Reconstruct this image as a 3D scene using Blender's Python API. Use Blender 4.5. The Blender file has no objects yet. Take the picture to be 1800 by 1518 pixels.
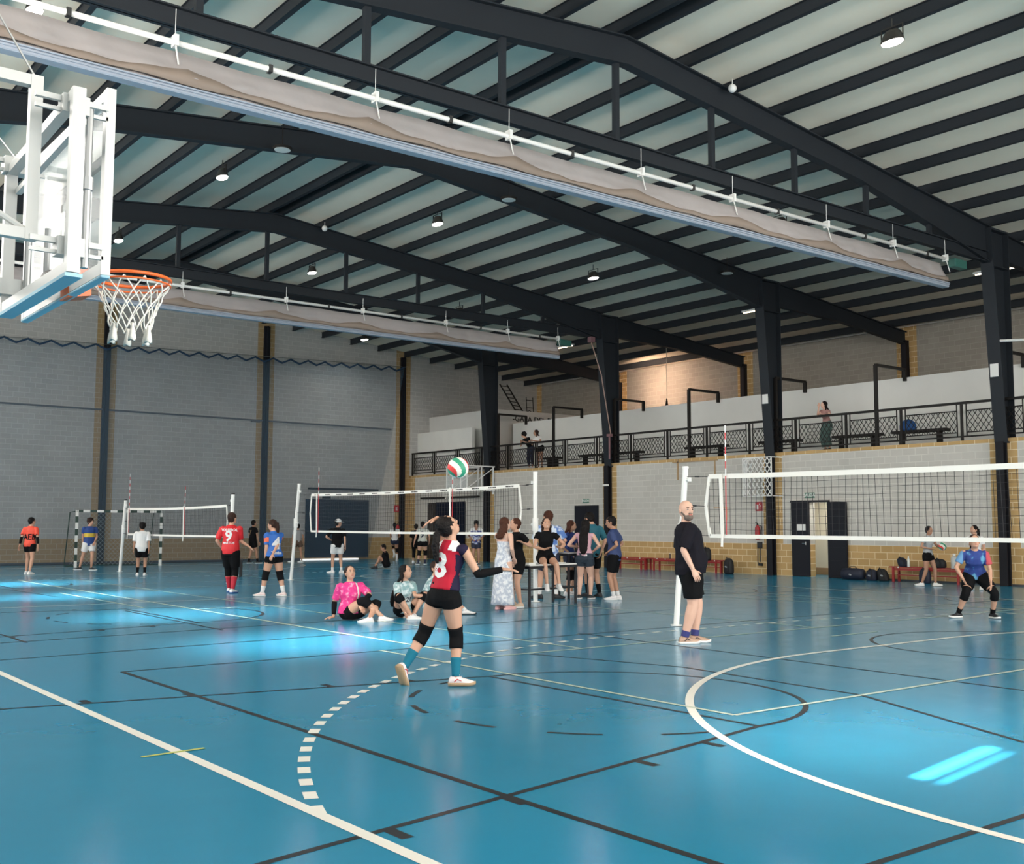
import bpy, bmesh, math, random
from mathutils import Vector, Matrix, noise
from mathutils.bvhtree import BVHTree
random.seed(7)
S = bpy.context.scene
COL = S.collection
PI = math.pi

# ------------------------------------------------------------------ camera
YAW, PITCH, ROLL = 0.66162, 0.08636, 0.00283
CAM = Vector((-2.85441, -2.3671, 1.54064))
fw = Vector((math.sin(YAW)*math.cos(PITCH), math.cos(YAW)*math.cos(PITCH), math.sin(PITCH)))
rt = Vector((math.cos(YAW), -math.sin(YAW), 0)); up = rt.cross(fw)
r2 = rt*math.cos(ROLL)+up*math.sin(ROLL); u2 = -rt*math.sin(ROLL)+up*math.cos(ROLL)
cd = bpy.data.cameras.new('camera'); cam = bpy.data.objects.new('camera', cd); COL.objects.link(cam)
m = Matrix((r2, u2, -fw)).transposed().to_4x4(); m.translation = CAM; cam.matrix_world = m
cd.sensor_width = 36; cd.sensor_fit = 'HORIZONTAL'; cd.lens = 1907.85/1800*36; cd.clip_end = 300; cd.clip_start = .05
S.camera = cam

# ------------------------------------------------------------------ exposure, world, lights
S.view_settings.view_transform = 'Standard'; S.view_settings.look = 'None'
S.view_settings.exposure = 0.25; S.view_settings.gamma = 1; S.view_settings.use_curve_mapping = False
W = bpy.data.worlds.new('world'); S.world = W; W.use_nodes = True
W.node_tree.nodes['Background'].inputs[0].default_value = (.75, .87, 1, 1)
W.node_tree.nodes['Background'].inputs[1].default_value = 0.6

def area(name, loc, aim, sx, sy, power, color=(1, 1, 1), spread=180):
    l = bpy.data.lights.new(name, 'AREA'); l.shape = 'RECTANGLE'; l.size = sx; l.size_y = sy
    l.energy = power; l.color = color; l.spread = math.radians(spread)
    o = bpy.data.objects.new(name, l); COL.objects.link(o); o.location = loc
    o.rotation_euler = (Vector(aim)-Vector(loc)).to_track_quat('-Z', 'Y').to_euler()
    return o
# unseen area lamps added as broad fill, along the left wall and behind the camera
area('fill_side', (-4.4, 22.5, 6.6), (10, 22.5, 6.4), 38, 2.6, 3000, (1, .95, .88))
area('fill_end', (9, -9.6, 5.0), (9, 10, 5.2), 24, 7, 4000, (1, .95, .88))
# sun reaching the floor as soft pools through the frosted panes of each bay
for py, pw, sz in ((2.6, 130, 1.6), (10.9, 400, 2.2), (16.2, 330, 2.0), (22.3, 360, 1.6), (28.0, 430, 1.8)):
    area('window_sunlight', (-4.3, py-1.3, 6.6), (4.3, py, 0), sz, 1.3, pw*.27, (1, .98, .93), 17)
sd = bpy.data.lights.new('sun', 'SUN'); sd.energy = 75; sd.angle = math.radians(.5); sd.color = (1, .97, .9)
so = bpy.data.objects.new('sun', sd); COL.objects.link(so)
SUND = Vector((1, .17, -.83)).normalized(); so.rotation_euler = SUND.to_track_quat('-Z', 'Y').to_euler()

# ------------------------------------------------------------------ materials
MATS = {}
def mat(name, col, rough=.55, metal=0, spec=.5, bump=0, bscale=40, var=0, vscale=8, emit=None, estr=0, alpha=None, trans=0):
    if name in MATS: return MATS[name]
    M = bpy.data.materials.new(name); M.use_nodes = True; nt = M.node_tree; b = nt.nodes['Principled BSDF']
    b.inputs['Base Color'].default_value = (*col, 1); b.inputs['Roughness'].default_value = rough
    b.inputs['Metallic'].default_value = metal; b.inputs['Specular IOR Level'].default_value = spec
    tc = nt.nodes.new('ShaderNodeTexCoord')
    if var:
        n = nt.nodes.new('ShaderNodeTexNoise'); n.inputs['Scale'].default_value = vscale; n.inputs['Detail'].default_value = 4
        nt.links.new(tc.outputs['Object'], n.inputs['Vector'])
        mx = nt.nodes.new('ShaderNodeMix'); mx.data_type = 'RGBA'
        mx.inputs[6].default_value = (*[c*(1-var) for c in col], 1); mx.inputs[7].default_value = (*[min(1, c*(1+var)) for c in col], 1)
        nt.links.new(n.outputs['Fac'], mx.inputs[0]); nt.links.new(mx.outputs[2], b.inputs['Base Color'])
    if bump:
        n2 = nt.nodes.new('ShaderNodeTexNoise'); n2.inputs['Scale'].default_value = bscale
        nt.links.new(tc.outputs['Object'], n2.inputs['Vector'])
        bp = nt.nodes.new('ShaderNodeBump'); bp.inputs['Strength'].default_value = bump; bp.inputs['Distance'].default_value = .02
        nt.links.new(n2.outputs['Fac'], bp.inputs['Height']); nt.links.new(bp.outputs[0], b.inputs['Normal'])
    if emit: b.inputs['Emission Color'].default_value = (*emit, 1); b.inputs['Emission Strength'].default_value = estr
    if trans: b.inputs['Transmission Weight'].default_value = trans
    if alpha is not None: b.inputs['Alpha'].default_value = alpha
    MATS[name] = M; return M

def blockmat(name, axis, zs, colA, colB, mortar, bw=.4, bh=.2, msize=.012, tanA=None, tanB=None, tmort=None, split=1.0, cap=None, bands=()):
    """coursed blocks; below z=split (and above cap, and in the given bands along the wall) ochre blocks"""
    M = bpy.data.materials.new(name); M.use_nodes = True; nt = M.node_tree; N = nt.nodes; L = nt.links; b = N['Principled BSDF']
    b.inputs['Roughness'].default_value = .85; b.inputs['Specular IOR Level'].default_value = .2
    tc = N.new('ShaderNodeTexCoord'); sp = N.new('ShaderNodeSeparateXYZ'); L.new(tc.outputs['Object'], sp.inputs[0])
    cb = N.new('ShaderNodeCombineXYZ'); L.new(sp.outputs[axis], cb.inputs[0]); L.new(sp.outputs[2], cb.inputs[1])
    def brick(a, c2, mo, w):
        t = N.new('ShaderNodeTexBrick'); t.inputs['Scale'].default_value = 1; t.inputs['Brick Width'].default_value = w
        t.inputs['Row Height'].default_value = bh; t.inputs['Mortar Size'].default_value = msize; t.inputs['Mortar Smooth'].default_value = .2
        t.inputs['Color1'].default_value = (*a, 1); t.inputs['Color2'].default_value = (*c2, 1); t.inputs['Mortar'].default_value = (*mo, 1)
        L.new(cb.outputs[0], t.inputs['Vector']); return t
    g = brick(colA, colB, mortar, bw); y = brick(tanA, tanB, tmort, bw)
    def cmp(out, op, v):
        q = N.new('ShaderNodeMath'); q.operation = op; L.new(out, q.inputs[0]); q.inputs[1].default_value = v; return q.outputs[0]
    def mmax(a, c):
        q = N.new('ShaderNodeMath'); q.operation = 'MAXIMUM'; L.new(a, q.inputs[0]); L.new(c, q.inputs[1]); return q.outputs[0]
    def mmul(a, c):
        q = N.new('ShaderNodeMath'); q.operation = 'MULTIPLY'; L.new(a, q.inputs[0]); L.new(c, q.inputs[1]); return q.outputs[0]
    f = cmp(sp.outputs[2], 'LESS_THAN', split)
    if cap: f = mmax(f, cmp(sp.outputs[2], 'GREATER_THAN', cap))
    for (lo, hi) in bands: f = mmax(f, mmul(cmp(sp.outputs[axis], 'GREATER_THAN', lo), cmp(sp.outputs[axis], 'LESS_THAN', hi)))
    mx = N.new('ShaderNodeMix'); mx.data_type = 'RGBA'; L.new(f, mx.inputs[0]); L.new(g.outputs[0], mx.inputs[6]); L.new(y.outputs[0], mx.inputs[7])
    no = N.new('ShaderNodeTexNoise'); no.inputs['Scale'].default_value = .7; no.inputs['Detail'].default_value = 6; L.new(tc.outputs['Object'], no.inputs['Vector'])
    mr = N.new('ShaderNodeMapRange'); mr.inputs[3].default_value = .86; mr.inputs[4].default_value = 1.12; L.new(no.outputs['Fac'], mr.inputs[0])
    mm = N.new('ShaderNodeMix'); mm.data_type = 'RGBA'; mm.blend_type = 'MULTIPLY'; mm.inputs[0].default_value = 1
    L.new(mx.outputs[2], mm.inputs[6]); L.new(mr.outputs[0], mm.inputs[7]); L.new(mm.outputs[2], b.inputs['Base Color'])
    bp = N.new('ShaderNodeBump'); bp.inputs['Strength'].default_value = .5; bp.inputs['Distance'].default_value = .01; bp.invert = True
    L.new(y.outputs['Fac'], bp.inputs['Height']); L.new(bp.outputs[0], b.inputs['Normal'])
    return M

FY = (4.75, 12.4, 20.1, 27.75, 35.4)      # portal frame positions along the hall
RW, EW, BW, LW, NW = 25.3, 41.8, 33.2, -4.6, -10.0
GZ = 3.92
GA, GB, GM = (.52, .50, .46), (.56, .54, .50), (.64, .62, .57)
TA, TB, TM = (.46, .30, .13), (.53, .35, .16), (.72, .58, .36)
fl = [(y-.38, y+.38) for y in FY]
M_wr = blockmat('painted_block_right', 1, 0, GA, GB, GM, tanA=TA, tanB=TB, tmort=TM, cap=3.82, bands=fl+[(41.3, 42)])
M_we = blockmat('painted_block_end', 0, 0, (.44, .43, .41), (.48, .47, .45), (.56, .55, .52), tanA=(.40, .27, .13), tanB=(.41, .28, .14), tmort=(.5, .4, .26), bands=[(10.45, 11.25), (17.35, 18.15), (24.5, 25.3)])
M_wb = blockmat('shaded_block_gallery', 1, 0, (.30, .28, .25), (.34, .32, .285), (.38, .36, .32), tanA=TA, tanB=TB, tmort=TM, split=-1, bands=[(y-.42, y+.42) for y in FY]+[(41.4, 42)])  # greyer gallery block, with the wall's shade put into its darker colours
STEEL = mat('charcoal_steel', (.018, .022, .028), .6, 0, .25)
POLE = mat('dark_pole_paint', (.012, .012, .016), .6, 0, .2)
WHITE = mat('white_plaster', (.72, .72, .69), .8, var=.06, vscale=1.2)
WPAINT = mat('white_enamel', (.80, .80, .78), .35); HOOPW = mat('hoop_enamel', (.52, .53, .52), .35)
ROOF = mat('roof_panel', (.84, .76, .62), .6, var=.10, vscale=.8)
RAIL = mat('railing_iron', (.016, .014, .013), .55, 0, .2)

# floor paint
def floormat(name, col, rough=.17, var=.12):
    M = bpy.data.materials.new(name); M.use_nodes = True; nt = M.node_tree; N = nt.nodes; L = nt.links; b = N['Principled BSDF']
    tc = N.new('ShaderNodeTexCoord')
    n = N.new('ShaderNodeTexNoise'); n.inputs['Scale'].default_value = .45; n.inputs['Detail'].default_value = 7; n.inputs['Roughness'].default_value = .65
    L.new(tc.outputs['Object'], n.inputs['Vector'])
    mx = N.new('ShaderNodeMix'); mx.data_type = 'RGBA'; mx.inputs[6].default_value = (*[c*(1-var) for c in col], 1); mx.inputs[7].default_value = (*[c*(1+var) for c in col], 1)
    L.new(n.outputs['Fac'], mx.inputs[0]); L.new(mx.outputs[2], b.inputs['Base Color'])
    n2 = N.new('ShaderNodeTexNoise'); n2.inputs['Scale'].default_value = 2.5; n2.inputs['Detail'].default_value = 5; L.new(tc.outputs['Object'], n2.inputs['Vector'])
    mr = N.new('ShaderNodeMapRange'); mr.inputs[3].default_value = rough-.05; mr.inputs[4].default_value = rough+.08; L.new(n2.outputs['Fac'], mr.inputs[0]); L.new(mr.outputs[0], b.inputs['Roughness'])
    n3 = N.new('ShaderNodeTexNoise'); n3.inputs['Scale'].default_value = 1.3; L.new(tc.outputs['Object'], n3.inputs['Vector'])
    b.inputs['IOR'].default_value = 1.62
    return M
F_BLUE = floormat('blue_court_paint', (.016, .225, .385))
F_WHITE = floormat('white_line_paint', (.78, .76, .70), .3, .05)
F_BLACK = floormat('black_line_paint', (.010, .012, .016), .3, .05)
F_YEL = floormat('yellow_line_paint', (.45, .50, .10), .3, .05)
F_CREAM = floormat('cream_line_paint', (.50, .56, .46), .3, .05)

# ------------------------------------------------------------------ mesh helpers
def V(*a): return Vector(a)
class MB:
    def __init__(s): s.bm = bmesh.new(); s.mi = 0
    def _tag(s, n0):
        s.bm.faces.ensure_lookup_table()
        for f in s.bm.faces[n0:]: f.material_index = s.mi
    def box(s, x0, x1, y0, y1, z0, z1):
        n0 = len(s.bm.faces); v = [s.bm.verts.new((x, y, z)) for x in (x0, x1) for y in (y0, y1) for z in (z0, z1)]
        for q in ((0, 1, 3, 2), (4, 6, 7, 5), (0, 4, 5, 1), (2, 3, 7, 6), (0, 2, 6, 4), (1, 5, 7, 3)): s.bm.faces.new([v[i] for i in q])
        s._tag(n0); return s
    def bar(s, a, b, w, h, upv=(0, 0, 1)):
        a = Vector(a); b = Vector(b); d = (b-a).normalized(); u = Vector(upv)
        if abs(d.dot(u)) > .98: u = Vector((0, 1, 0)) if abs(d.y) < .9 else Vector((1, 0, 0))
        sd_ = d.cross(u).normalized(); u = sd_.cross(d).normalized(); n0 = len(s.bm.faces); vs = []
        for p in (a, b):
            for i, j in ((-1, -1), (1, -1), (1, 1), (-1, 1)): vs.append(s.bm.verts.new(p+sd_*i*w/2+u*j*h/2))
        for q in ((0, 3, 2, 1), (4, 5, 6, 7), (0, 1, 5, 4), (1, 2, 6, 5), (2, 3, 7, 6), (3, 0, 4, 7)): s.bm.faces.new([vs[i] for i in q])
        s._tag(n0); return s
    def prism(s, pts, d):
        """polygon (list of 3d points) extruded by vector d"""
        n0 = len(s.bm.faces); d = Vector(d); a = [s.bm.verts.new(p) for p in pts]; b = [s.bm.verts.new(Vector(p)+d) for p in pts]
        s.bm.faces.new(a[::-1]); s.bm.faces.new(b)
        for i in range(len(a)): j = (i+1) % len(a); s.bm.faces.new((a[i], a[j], b[j], b[i]))
        s._tag(n0); return s
    def poly(s, pts):
        n0 = len(s.bm.faces); s.bm.faces.new([s.bm.verts.new(p) for p in pts]); s._tag(n0); return s
    def tube(s, pts, r, n=10, closed=False, cap=True):
        pts = [Vector(p) for p in pts]; k = len(pts); rr = r if isinstance(r, (list, tuple)) else [r]*k
        n0 = len(s.bm.faces); rings = []; pu = None
        for i, p in enumerate(pts):
            if closed: t = pts[(i+1) % k]-pts[i-1]
            else: t = pts[min(i+1, k-1)]-pts[max(i-1, 0)]
            t.normalize()
            if pu is None: pu = Vector((0, 0, 1)) if abs(t.z) < .9 else Vector((1, 0, 0))
            a = t.cross(pu).normalized(); b = a.cross(t).normalized(); pu = b
            rings.append([s.bm.verts.new(p+(a*math.cos(q*2*PI/n)+b*math.sin(q*2*PI/n))*rr[i]) for q in range(n)])
        for i in range(k if closed else k-1):
            A = rings[i]; B = rings[(i+1) % k]
            for q in range(n): s.bm.faces.new((A[q], A[(q+1) % n], B[(q+1) % n], B[q]))
        if cap and not closed: s.bm.faces.new(rings[0][::-1]); s.bm.faces.new(rings[-1])
        s._tag(n0); return s
    def loft(s, rings, cap=True):
        """rings = list of (centre, axis_a, axis_b) ellipses or explicit point lists"""
        n0 = len(s.bm.faces); R_ = []
        for rg in rings:
            if len(rg) == 3 and isinstance(rg[0], Vector):
                c, a, b = rg; R_.append([s.bm.verts.new(c+a*math.cos(q*PI/8)+b*math.sin(q*PI/8)) for q in range(16)])
            else: R_.append([s.bm.verts.new(p) for p in rg])
        n = len(R_[0])
        for A, B in zip(R_[:-1], R_[1:]):
            for q in range(n): s.bm.faces.new((A[q], A[(q+1) % n], B[(q+1) % n], B[q]))
        if cap: s.bm.faces.new(R_[0][::-1]); s.bm.faces.new(R_[-1])
        s._tag(n0); return s
    def ell(s, c, a, b, cc, nu=14, nv=9):
        """ellipsoid with three axis vectors"""
        n0 = len(s.bm.faces); c = Vector(c); a = Vector(a); b = Vector(b); cc = Vector(cc)
        top = s.bm.verts.new(c+cc); bot = s.bm.verts.new(c-cc); R_ = []
        for i in range(1, nv):
            t = PI*i/nv; R_.append([s.bm.verts.new(c+cc*math.cos(t)+(a*math.cos(q*2*PI/nu)+b*math.sin(q*2*PI/nu))*math.sin(t)) for q in range(nu)])
        for q in range(nu):
            s.bm.faces.new((top, R_[0][q], R_[0][(q+1) % nu])); s.bm.faces.new((bot, R_[-1][(q+1) % nu], R_[-1][q]))
        for A, B in zip(R_[:-1], R_[1:]):
            for q in range(nu): s.bm.faces.new((A[q], B[q], B[(q+1) % nu], A[(q+1) % nu]))
        s._tag(n0); return s
    def build(s, name, mats, parent=None, smooth=False, bevel=0, loc=None, kind=None):
        bmesh.ops.recalc_face_normals(s.bm, faces=s.bm.faces)
        me = bpy.data.meshes.new(name)
        if loc is not None: bmesh.ops.translate(s.bm, verts=s.bm.verts, vec=-Vector(loc))
        s.bm.to_mesh(me); s.bm.free()
        for q in (mats if isinstance(mats, (list, tuple)) else [mats]): me.materials.append(q)
        if smooth: me.polygons.foreach_set('use_smooth', [True]*len(me.polygons))
        o = bpy.data.objects.new(name, me); COL.objects.link(o)
        if loc is not None: o.location = loc
        if parent is not None:
            o.parent = parent; o.matrix_parent_inverse = Matrix.LocRotScale(parent.location, parent.rotation_euler, None).inverted()
        if bevel: bv = o.modifiers.new('bevel', 'BEVEL'); bv.width = bevel; bv.segments = 2; bv.limit_method = 'ANGLE'
        if kind: o['kind'] = kind
        return o
def empty(name, loc, label, cat, group=None, rz=0):
    o = bpy.data.objects.new(name, None); COL.objects.link(o); o.location = loc; o.rotation_euler = (0, 0, rz); o.empty_display_size = .2
    o['label'] = label; o['category'] = cat
    if group: o['group'] = group
    return o
def tag(o, label, cat, group=None):
    o['label'] = label; o['category'] = cat
    if group: o['group'] = group
    return o
ORD = ['nearest', 'second nearest', 'third nearest', 'fourth nearest', 'fifth nearest', 'sixth nearest', 'seventh nearest', 'eighth nearest', 'ninth nearest', 'tenth nearest', 'eleventh nearest', 'twelfth nearest', 'thirteenth nearest']
ORN = ['first', 'second', 'third', 'fourth', 'fifth', 'sixth', 'seventh', 'eighth', 'ninth', 'tenth', 'eleventh', 'twelfth', 'thirteenth', 'fourteenth', 'fifteenth', 'sixteenth']
def roofz(x): return 11.02-.105*abs(x-11.4)       # top line of the rafters

# ------------------------------------------------------------------ room shell
b = MB(); b.mi = 0; b.poly([(LW-.3, NW-.5, 0), (BW, NW-.5, 0), (BW, EW+.3, 0), (LW-.3, EW+.3, 0)])
ZC = [0]
def seg(p, q, w, mi, z):
    ZC[0] += 1; z += ZC[0]*3e-6
    p = Vector((*p, z)); q = Vector((*q, z)); d = (q-p).normalized(); s_ = Vector((-d.y, d.x, 0))*w/2
    b.mi = mi; b.poly([p-s_, q-s_, q+s_, p+s_])
def arc(c, r, a0, a1, w, mi, z, dash=None, gap=None):
    L_ = abs(a1-a0)*r
    if dash:
        n = int(L_/(dash+gap)); 
        for i in range(n+1):
            s0 = i*(dash+gap); s1 = min(s0+dash, L_)
            if s1-s0 < .03: continue
            sg = 1 if a1 > a0 else -1
            arc(c, r, a0+sg*s0/r, a0+sg*s1/r, w, mi, z)
        return
    n = max(2, int(L_/.15)); b.mi = mi; ZC[0] += 1; z += ZC[0]*3e-6
    for i in range(n):
        t0 = a0+(a1-a0)*i/n; t1 = a0+(a1-a0)*(i+1)/n
        b.poly([(c[0]+R_*math.cos(t), c[1]+R_*math.sin(t), z) for R_, t in ((r-w/2, t0), (r+w/2, t0), (r+w/2, t1), (r-w/2, t1))])
WZ, BZ = .0022, .0012
# handball sideline, goal area line and dashed free throw line (both ends)
seg((0, NW), (0, 38.7), .08, 1, WZ); seg((20, 0), (20, 38.7), .08, 1, WZ); seg((0, 38.7), (20, 38.7), .08, 1, WZ); seg((0, 0), (20, 0), .08, 1, WZ)
seg((0, 19.45), (20, 19.45), .05, 1, WZ)
for yg, sg in ((0, 1), (38.7, -1)):
    arc((8.5, yg), 6, PI*.5*sg, PI*sg, .075, 1, WZ); arc((11.5, yg), 6, 0, PI*.5*sg, .075, 1, WZ); seg((8.5, yg+6*sg), (11.5, yg+6*sg), .075, 1, WZ)
    a9 = math.asin(2.98/9)
    arc((8.5, yg), 9, (PI-a9)*sg, PI*.5*sg, .08, 1, WZ, .17, .16); arc((11.5, yg), 9, PI*.5*sg, a9*sg, .08, 1, WZ, .17, .16)
    for k in range(9): seg((8.6+k*.33, yg+9*sg), (8.77+k*.33, yg+9*sg), .08, 1, WZ)
# volleyball and tennis style lines
seg((4.9, 8.08), (5.0, 30), .06, 4, WZ+.0004); seg((4.9, 8.06), (22, 8.06), .05, 4, WZ+.0004)
seg((6.4, 8.1), (6.43, 31), .045, 4, WZ+.0004); seg((4.24, 9.4), (4.16, 3.66), .05, 4, WZ+.0004); seg((4.16, 3.66), (20, 3.68), .05, 4, WZ+.0004)
seg((4.3, 18), (4.31, 23.5), .05, 4, WZ+.0004); seg((10.27, 7.12), (11.4, 7.12), .05, 4, WZ+.0004)
seg((15.5, 14.3), (16.6, 6.5), .05, 4, WZ+.0004); seg((16.3, 15.6), (17.6, 6), .05, 4, WZ+.0004)
for yy in (17.1, 24.2, 26.5, 33.0): seg((4.9, yy), (20, yy), .05, 4, WZ+.0004)
for xx in (11.2, 17.4): seg((xx, 8.1), (xx, 33), .05, 4, WZ+.0004)
arc((14.2, 19.45), 1.6, 0, 2*PI, .05, 1, WZ); arc((15.4, 26.0), 1.6, 0, 2*PI, .05, 1, WZ)
# basketball keys in black: trapezoid lane, free throw circle with a dashed inner half, lane ticks
seg((1.04, -7), (1.04, 9.3), .055, 2, BZ); seg((1.04, 9.3), (20, 9.6), .045, 2, BZ)
def key(cy, mirror=False):
    X = (lambda x: 18.9-x+2.0) if mirror else (lambda x: x)
    F1, F2 = (X(3.93), cy+1.75), (X(3.93), cy-1.75)
    seg(F1, F2, .05, 2, BZ); seg(F1, (X(-1.9), cy+2.85), .05, 2, BZ); seg(F2, (X(-1.9), cy-2.85), .05, 2, BZ)
    if mirror: arc((X(3.93), cy), 1.75, PI*.5, PI*1.5, .05, 2, BZ)
    else: arc((X(3.93), cy), 1.75, -PI*.5, PI*.5, .05, 2, BZ)
    if mirror: arc((X(3.93), cy), 1.75, -PI*.5, PI*.5, .05, 2, BZ, .35, .40)
    else: arc((X(3.93), cy), 1.75, PI*.5+.18, PI*1.5, .05, 2, BZ, .42, .44)
    for s_ in (1, -1):
        for t in (.15, .35, .5, .72, .86):
            p = Vector((X(-1.9), cy+2.85*s_)).lerp(Vector((X(3.93), cy+1.75*s_)), t); b.mi = 2
            w = .09 if mirror else .075; q = .2
            b.poly([(p.x-w/2, p.y+.02*s_, BZ), (p.x+w/2, p.y+.02*s_, BZ), (p.x+w/2, p.y+q*s_, BZ), (p.x-w/2, p.y+q*s_, BZ)])
key(4.97); key(16.2); key(4.97, True); key(16.2, True); key(27.6); key(27.6, True)
arc((11.3, 5.0), 1.8, 0, 2*PI, .045, 2, BZ); arc((19.9, 9.3), 1.5, PI*.5, PI*1.5, .045, 2, BZ)
for p_, q_ in (((5.49, 8.0), (6.08, 6.04)), ((6.08, 6.04), (5.93, 3.68)), ((5.93, 3.68), (4.95, 1.65)), ((7.69, 9.6), (7.4, 2.5)), ((3.72, 25.5), (3.9, 22)), ((3.8, 17.5), (3.73, 13)),
               ((.98, 14.3), (.99, 12.9)), ((.7, 13.05), (12, 13.9)), ((.26, 11.12), (12, 11.9)), ((1.5, .66), (14, .62))): seg(p_, q_, .045, 2, BZ)
seg((-.26, 4.97), (.19, 5.0), .04, 3, WZ+.0008)
flo = b.build('floor', [F_BLUE, F_WHITE, F_BLACK, F_YEL, F_CREAM], kind='structure')

def wall_holes(b, x0, x1, y0, y1, z0, z1, holes):
    """wall slab in the YZ plane with rectangular openings (ya, yb, za, zb)"""
    ys = sorted({y0, y1, *[h[0] for h in holes], *[h[1] for h in holes]})
    for a, c in zip(ys[:-1], ys[1:]):
        zz = z0
        for h in sorted([h for h in holes if h[0] <= a+1e-6 and h[1] >= c-1e-6], key=lambda h: h[2]):
            if h[2] > zz: b.box(x0, x1, a, c, zz, h[2])
            zz = h[3]
        if zz < z1: b.box(x0, x1, a, c, zz, z1)
b = MB(); wall_holes(b, RW, RW+.25, NW, EW, 0, GZ, [(17.97, 18.68, 0, 2.3), (39.2, 40.1, 0, 2.62)]); b.build('wall_right', M_wr, kind='structure')
b = MB(); b.box(LW-.3, BW+.3, EW, EW+.25, 0, 11.6); b.build('wall_end', M_we, kind='structure')
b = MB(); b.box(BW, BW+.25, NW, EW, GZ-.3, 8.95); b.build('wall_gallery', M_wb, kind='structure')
b = MB(); b.box(LW-.3, BW+.3, NW-.25, NW, 0, 11.6); b.build('wall_near', mat('plain_block', (.5, .5, .48), .85), kind='structure')
# left wall: solid but for two open slits that let the sun in
b = MB(); wall_holes(b, LW-.25, LW, NW, EW, 0, 9.6, [(.05, .19, 6.59, 7.84), (-.06, .0, 6.56, 7.80)]); b.build('wall_left', mat('plain_block_left', (.5, .5, .48), .85), kind='structure')
b = MB(); b.box(RW+.25, BW, NW, EW, GZ-.25, GZ); b.build('floor_gallery', mat('gallery_slab', (.34, .32, .29), .8), kind='structure')
# roof sheets as two slopes
b = MB()
for (xa, xb) in ((LW-.3, 11.4), (11.4, BW+.3)):
    za, zb = roofz(xa)+.29, roofz(xb)+.29
    b.prism([(xa, NW-.3, za), (xb, NW-.3, zb), (xb, NW-.3, zb+.08), (xa, NW-.3, za+.08)], (0, EW-NW+.6, 0))
b.build('ceiling', ROOF, kind='structure')
# corridor seen through the open door
b = MB(); b.box(RW+1.6, RW+1.7, 16.9, 20.1, 0, 2.6); b.box(RW+.25, RW+1.7, 16.8, 16.9, 0, 2.6); b.box(RW+.25, RW+1.7, 20.1, 20.2, 0, 2.6); b.box(RW+.25, RW+1.7, 16.8, 20.2, 2.6, 2.7)
b.build('wall_corridor', mat('corridor_plaster', (.78, .74, .64), .7), kind='structure')
b = MB(); b.box(RW+1.56, RW+1.6, 17.0, 20.0, 0, .22); b.build('baseboard_corridor', mat('corridor_base', (.38, .24, .13), .6), kind='structure')
area('corridor_fill', (RW+.9, 18.4, 2.55), (RW+.9, 18.4, 0), .9, .3, 26, (1, .95, .85))  # unseen area lamp added to brighten the corridor
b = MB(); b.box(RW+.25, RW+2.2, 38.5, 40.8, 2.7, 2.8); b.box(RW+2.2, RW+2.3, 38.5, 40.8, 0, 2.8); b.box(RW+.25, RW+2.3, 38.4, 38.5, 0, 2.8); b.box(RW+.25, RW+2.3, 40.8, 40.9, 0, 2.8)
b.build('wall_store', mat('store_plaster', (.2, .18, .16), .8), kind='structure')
# skirting on the end wall
b = MB(); b.box(LW, 19.7, EW-.03, EW, 0, .09); b.build('baseboard_end', mat('dark_skirting', (.05, .05, .06), .6), kind='structure')
b = MB(); b.box(RW-.02, RW, -5, 17.2, 0, .05); b.build('baseboard_right', mat('dark_skirting', (.05, .05, .06), .6), kind='structure')
# dark posts of the end wall
for i, (x, zt) in enumerate(((10.85, 10.9), (17.75, 10.3), (24.85, 9.6))):
    b = MB(); b.box(x-.13, x+.13, EW-.12, EW, 0, zt); b.box(x-.04, x+.04, EW-.2, EW-.12, 0, zt); b.build('trim_%d' % (i+1), POLE, kind='structure')
# pipe running along the end wall
b = MB(); b.tube([(LW, EW-.08, 6.16), (24.2, EW-.08, 6.10)], .035, 8); b.box(17.1, 17.5, EW-.1, EW, 6.02, 6.1); b.build('trim_4', mat('grey_conduit', (.12, .12, .13), .5), kind='structure')

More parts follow.
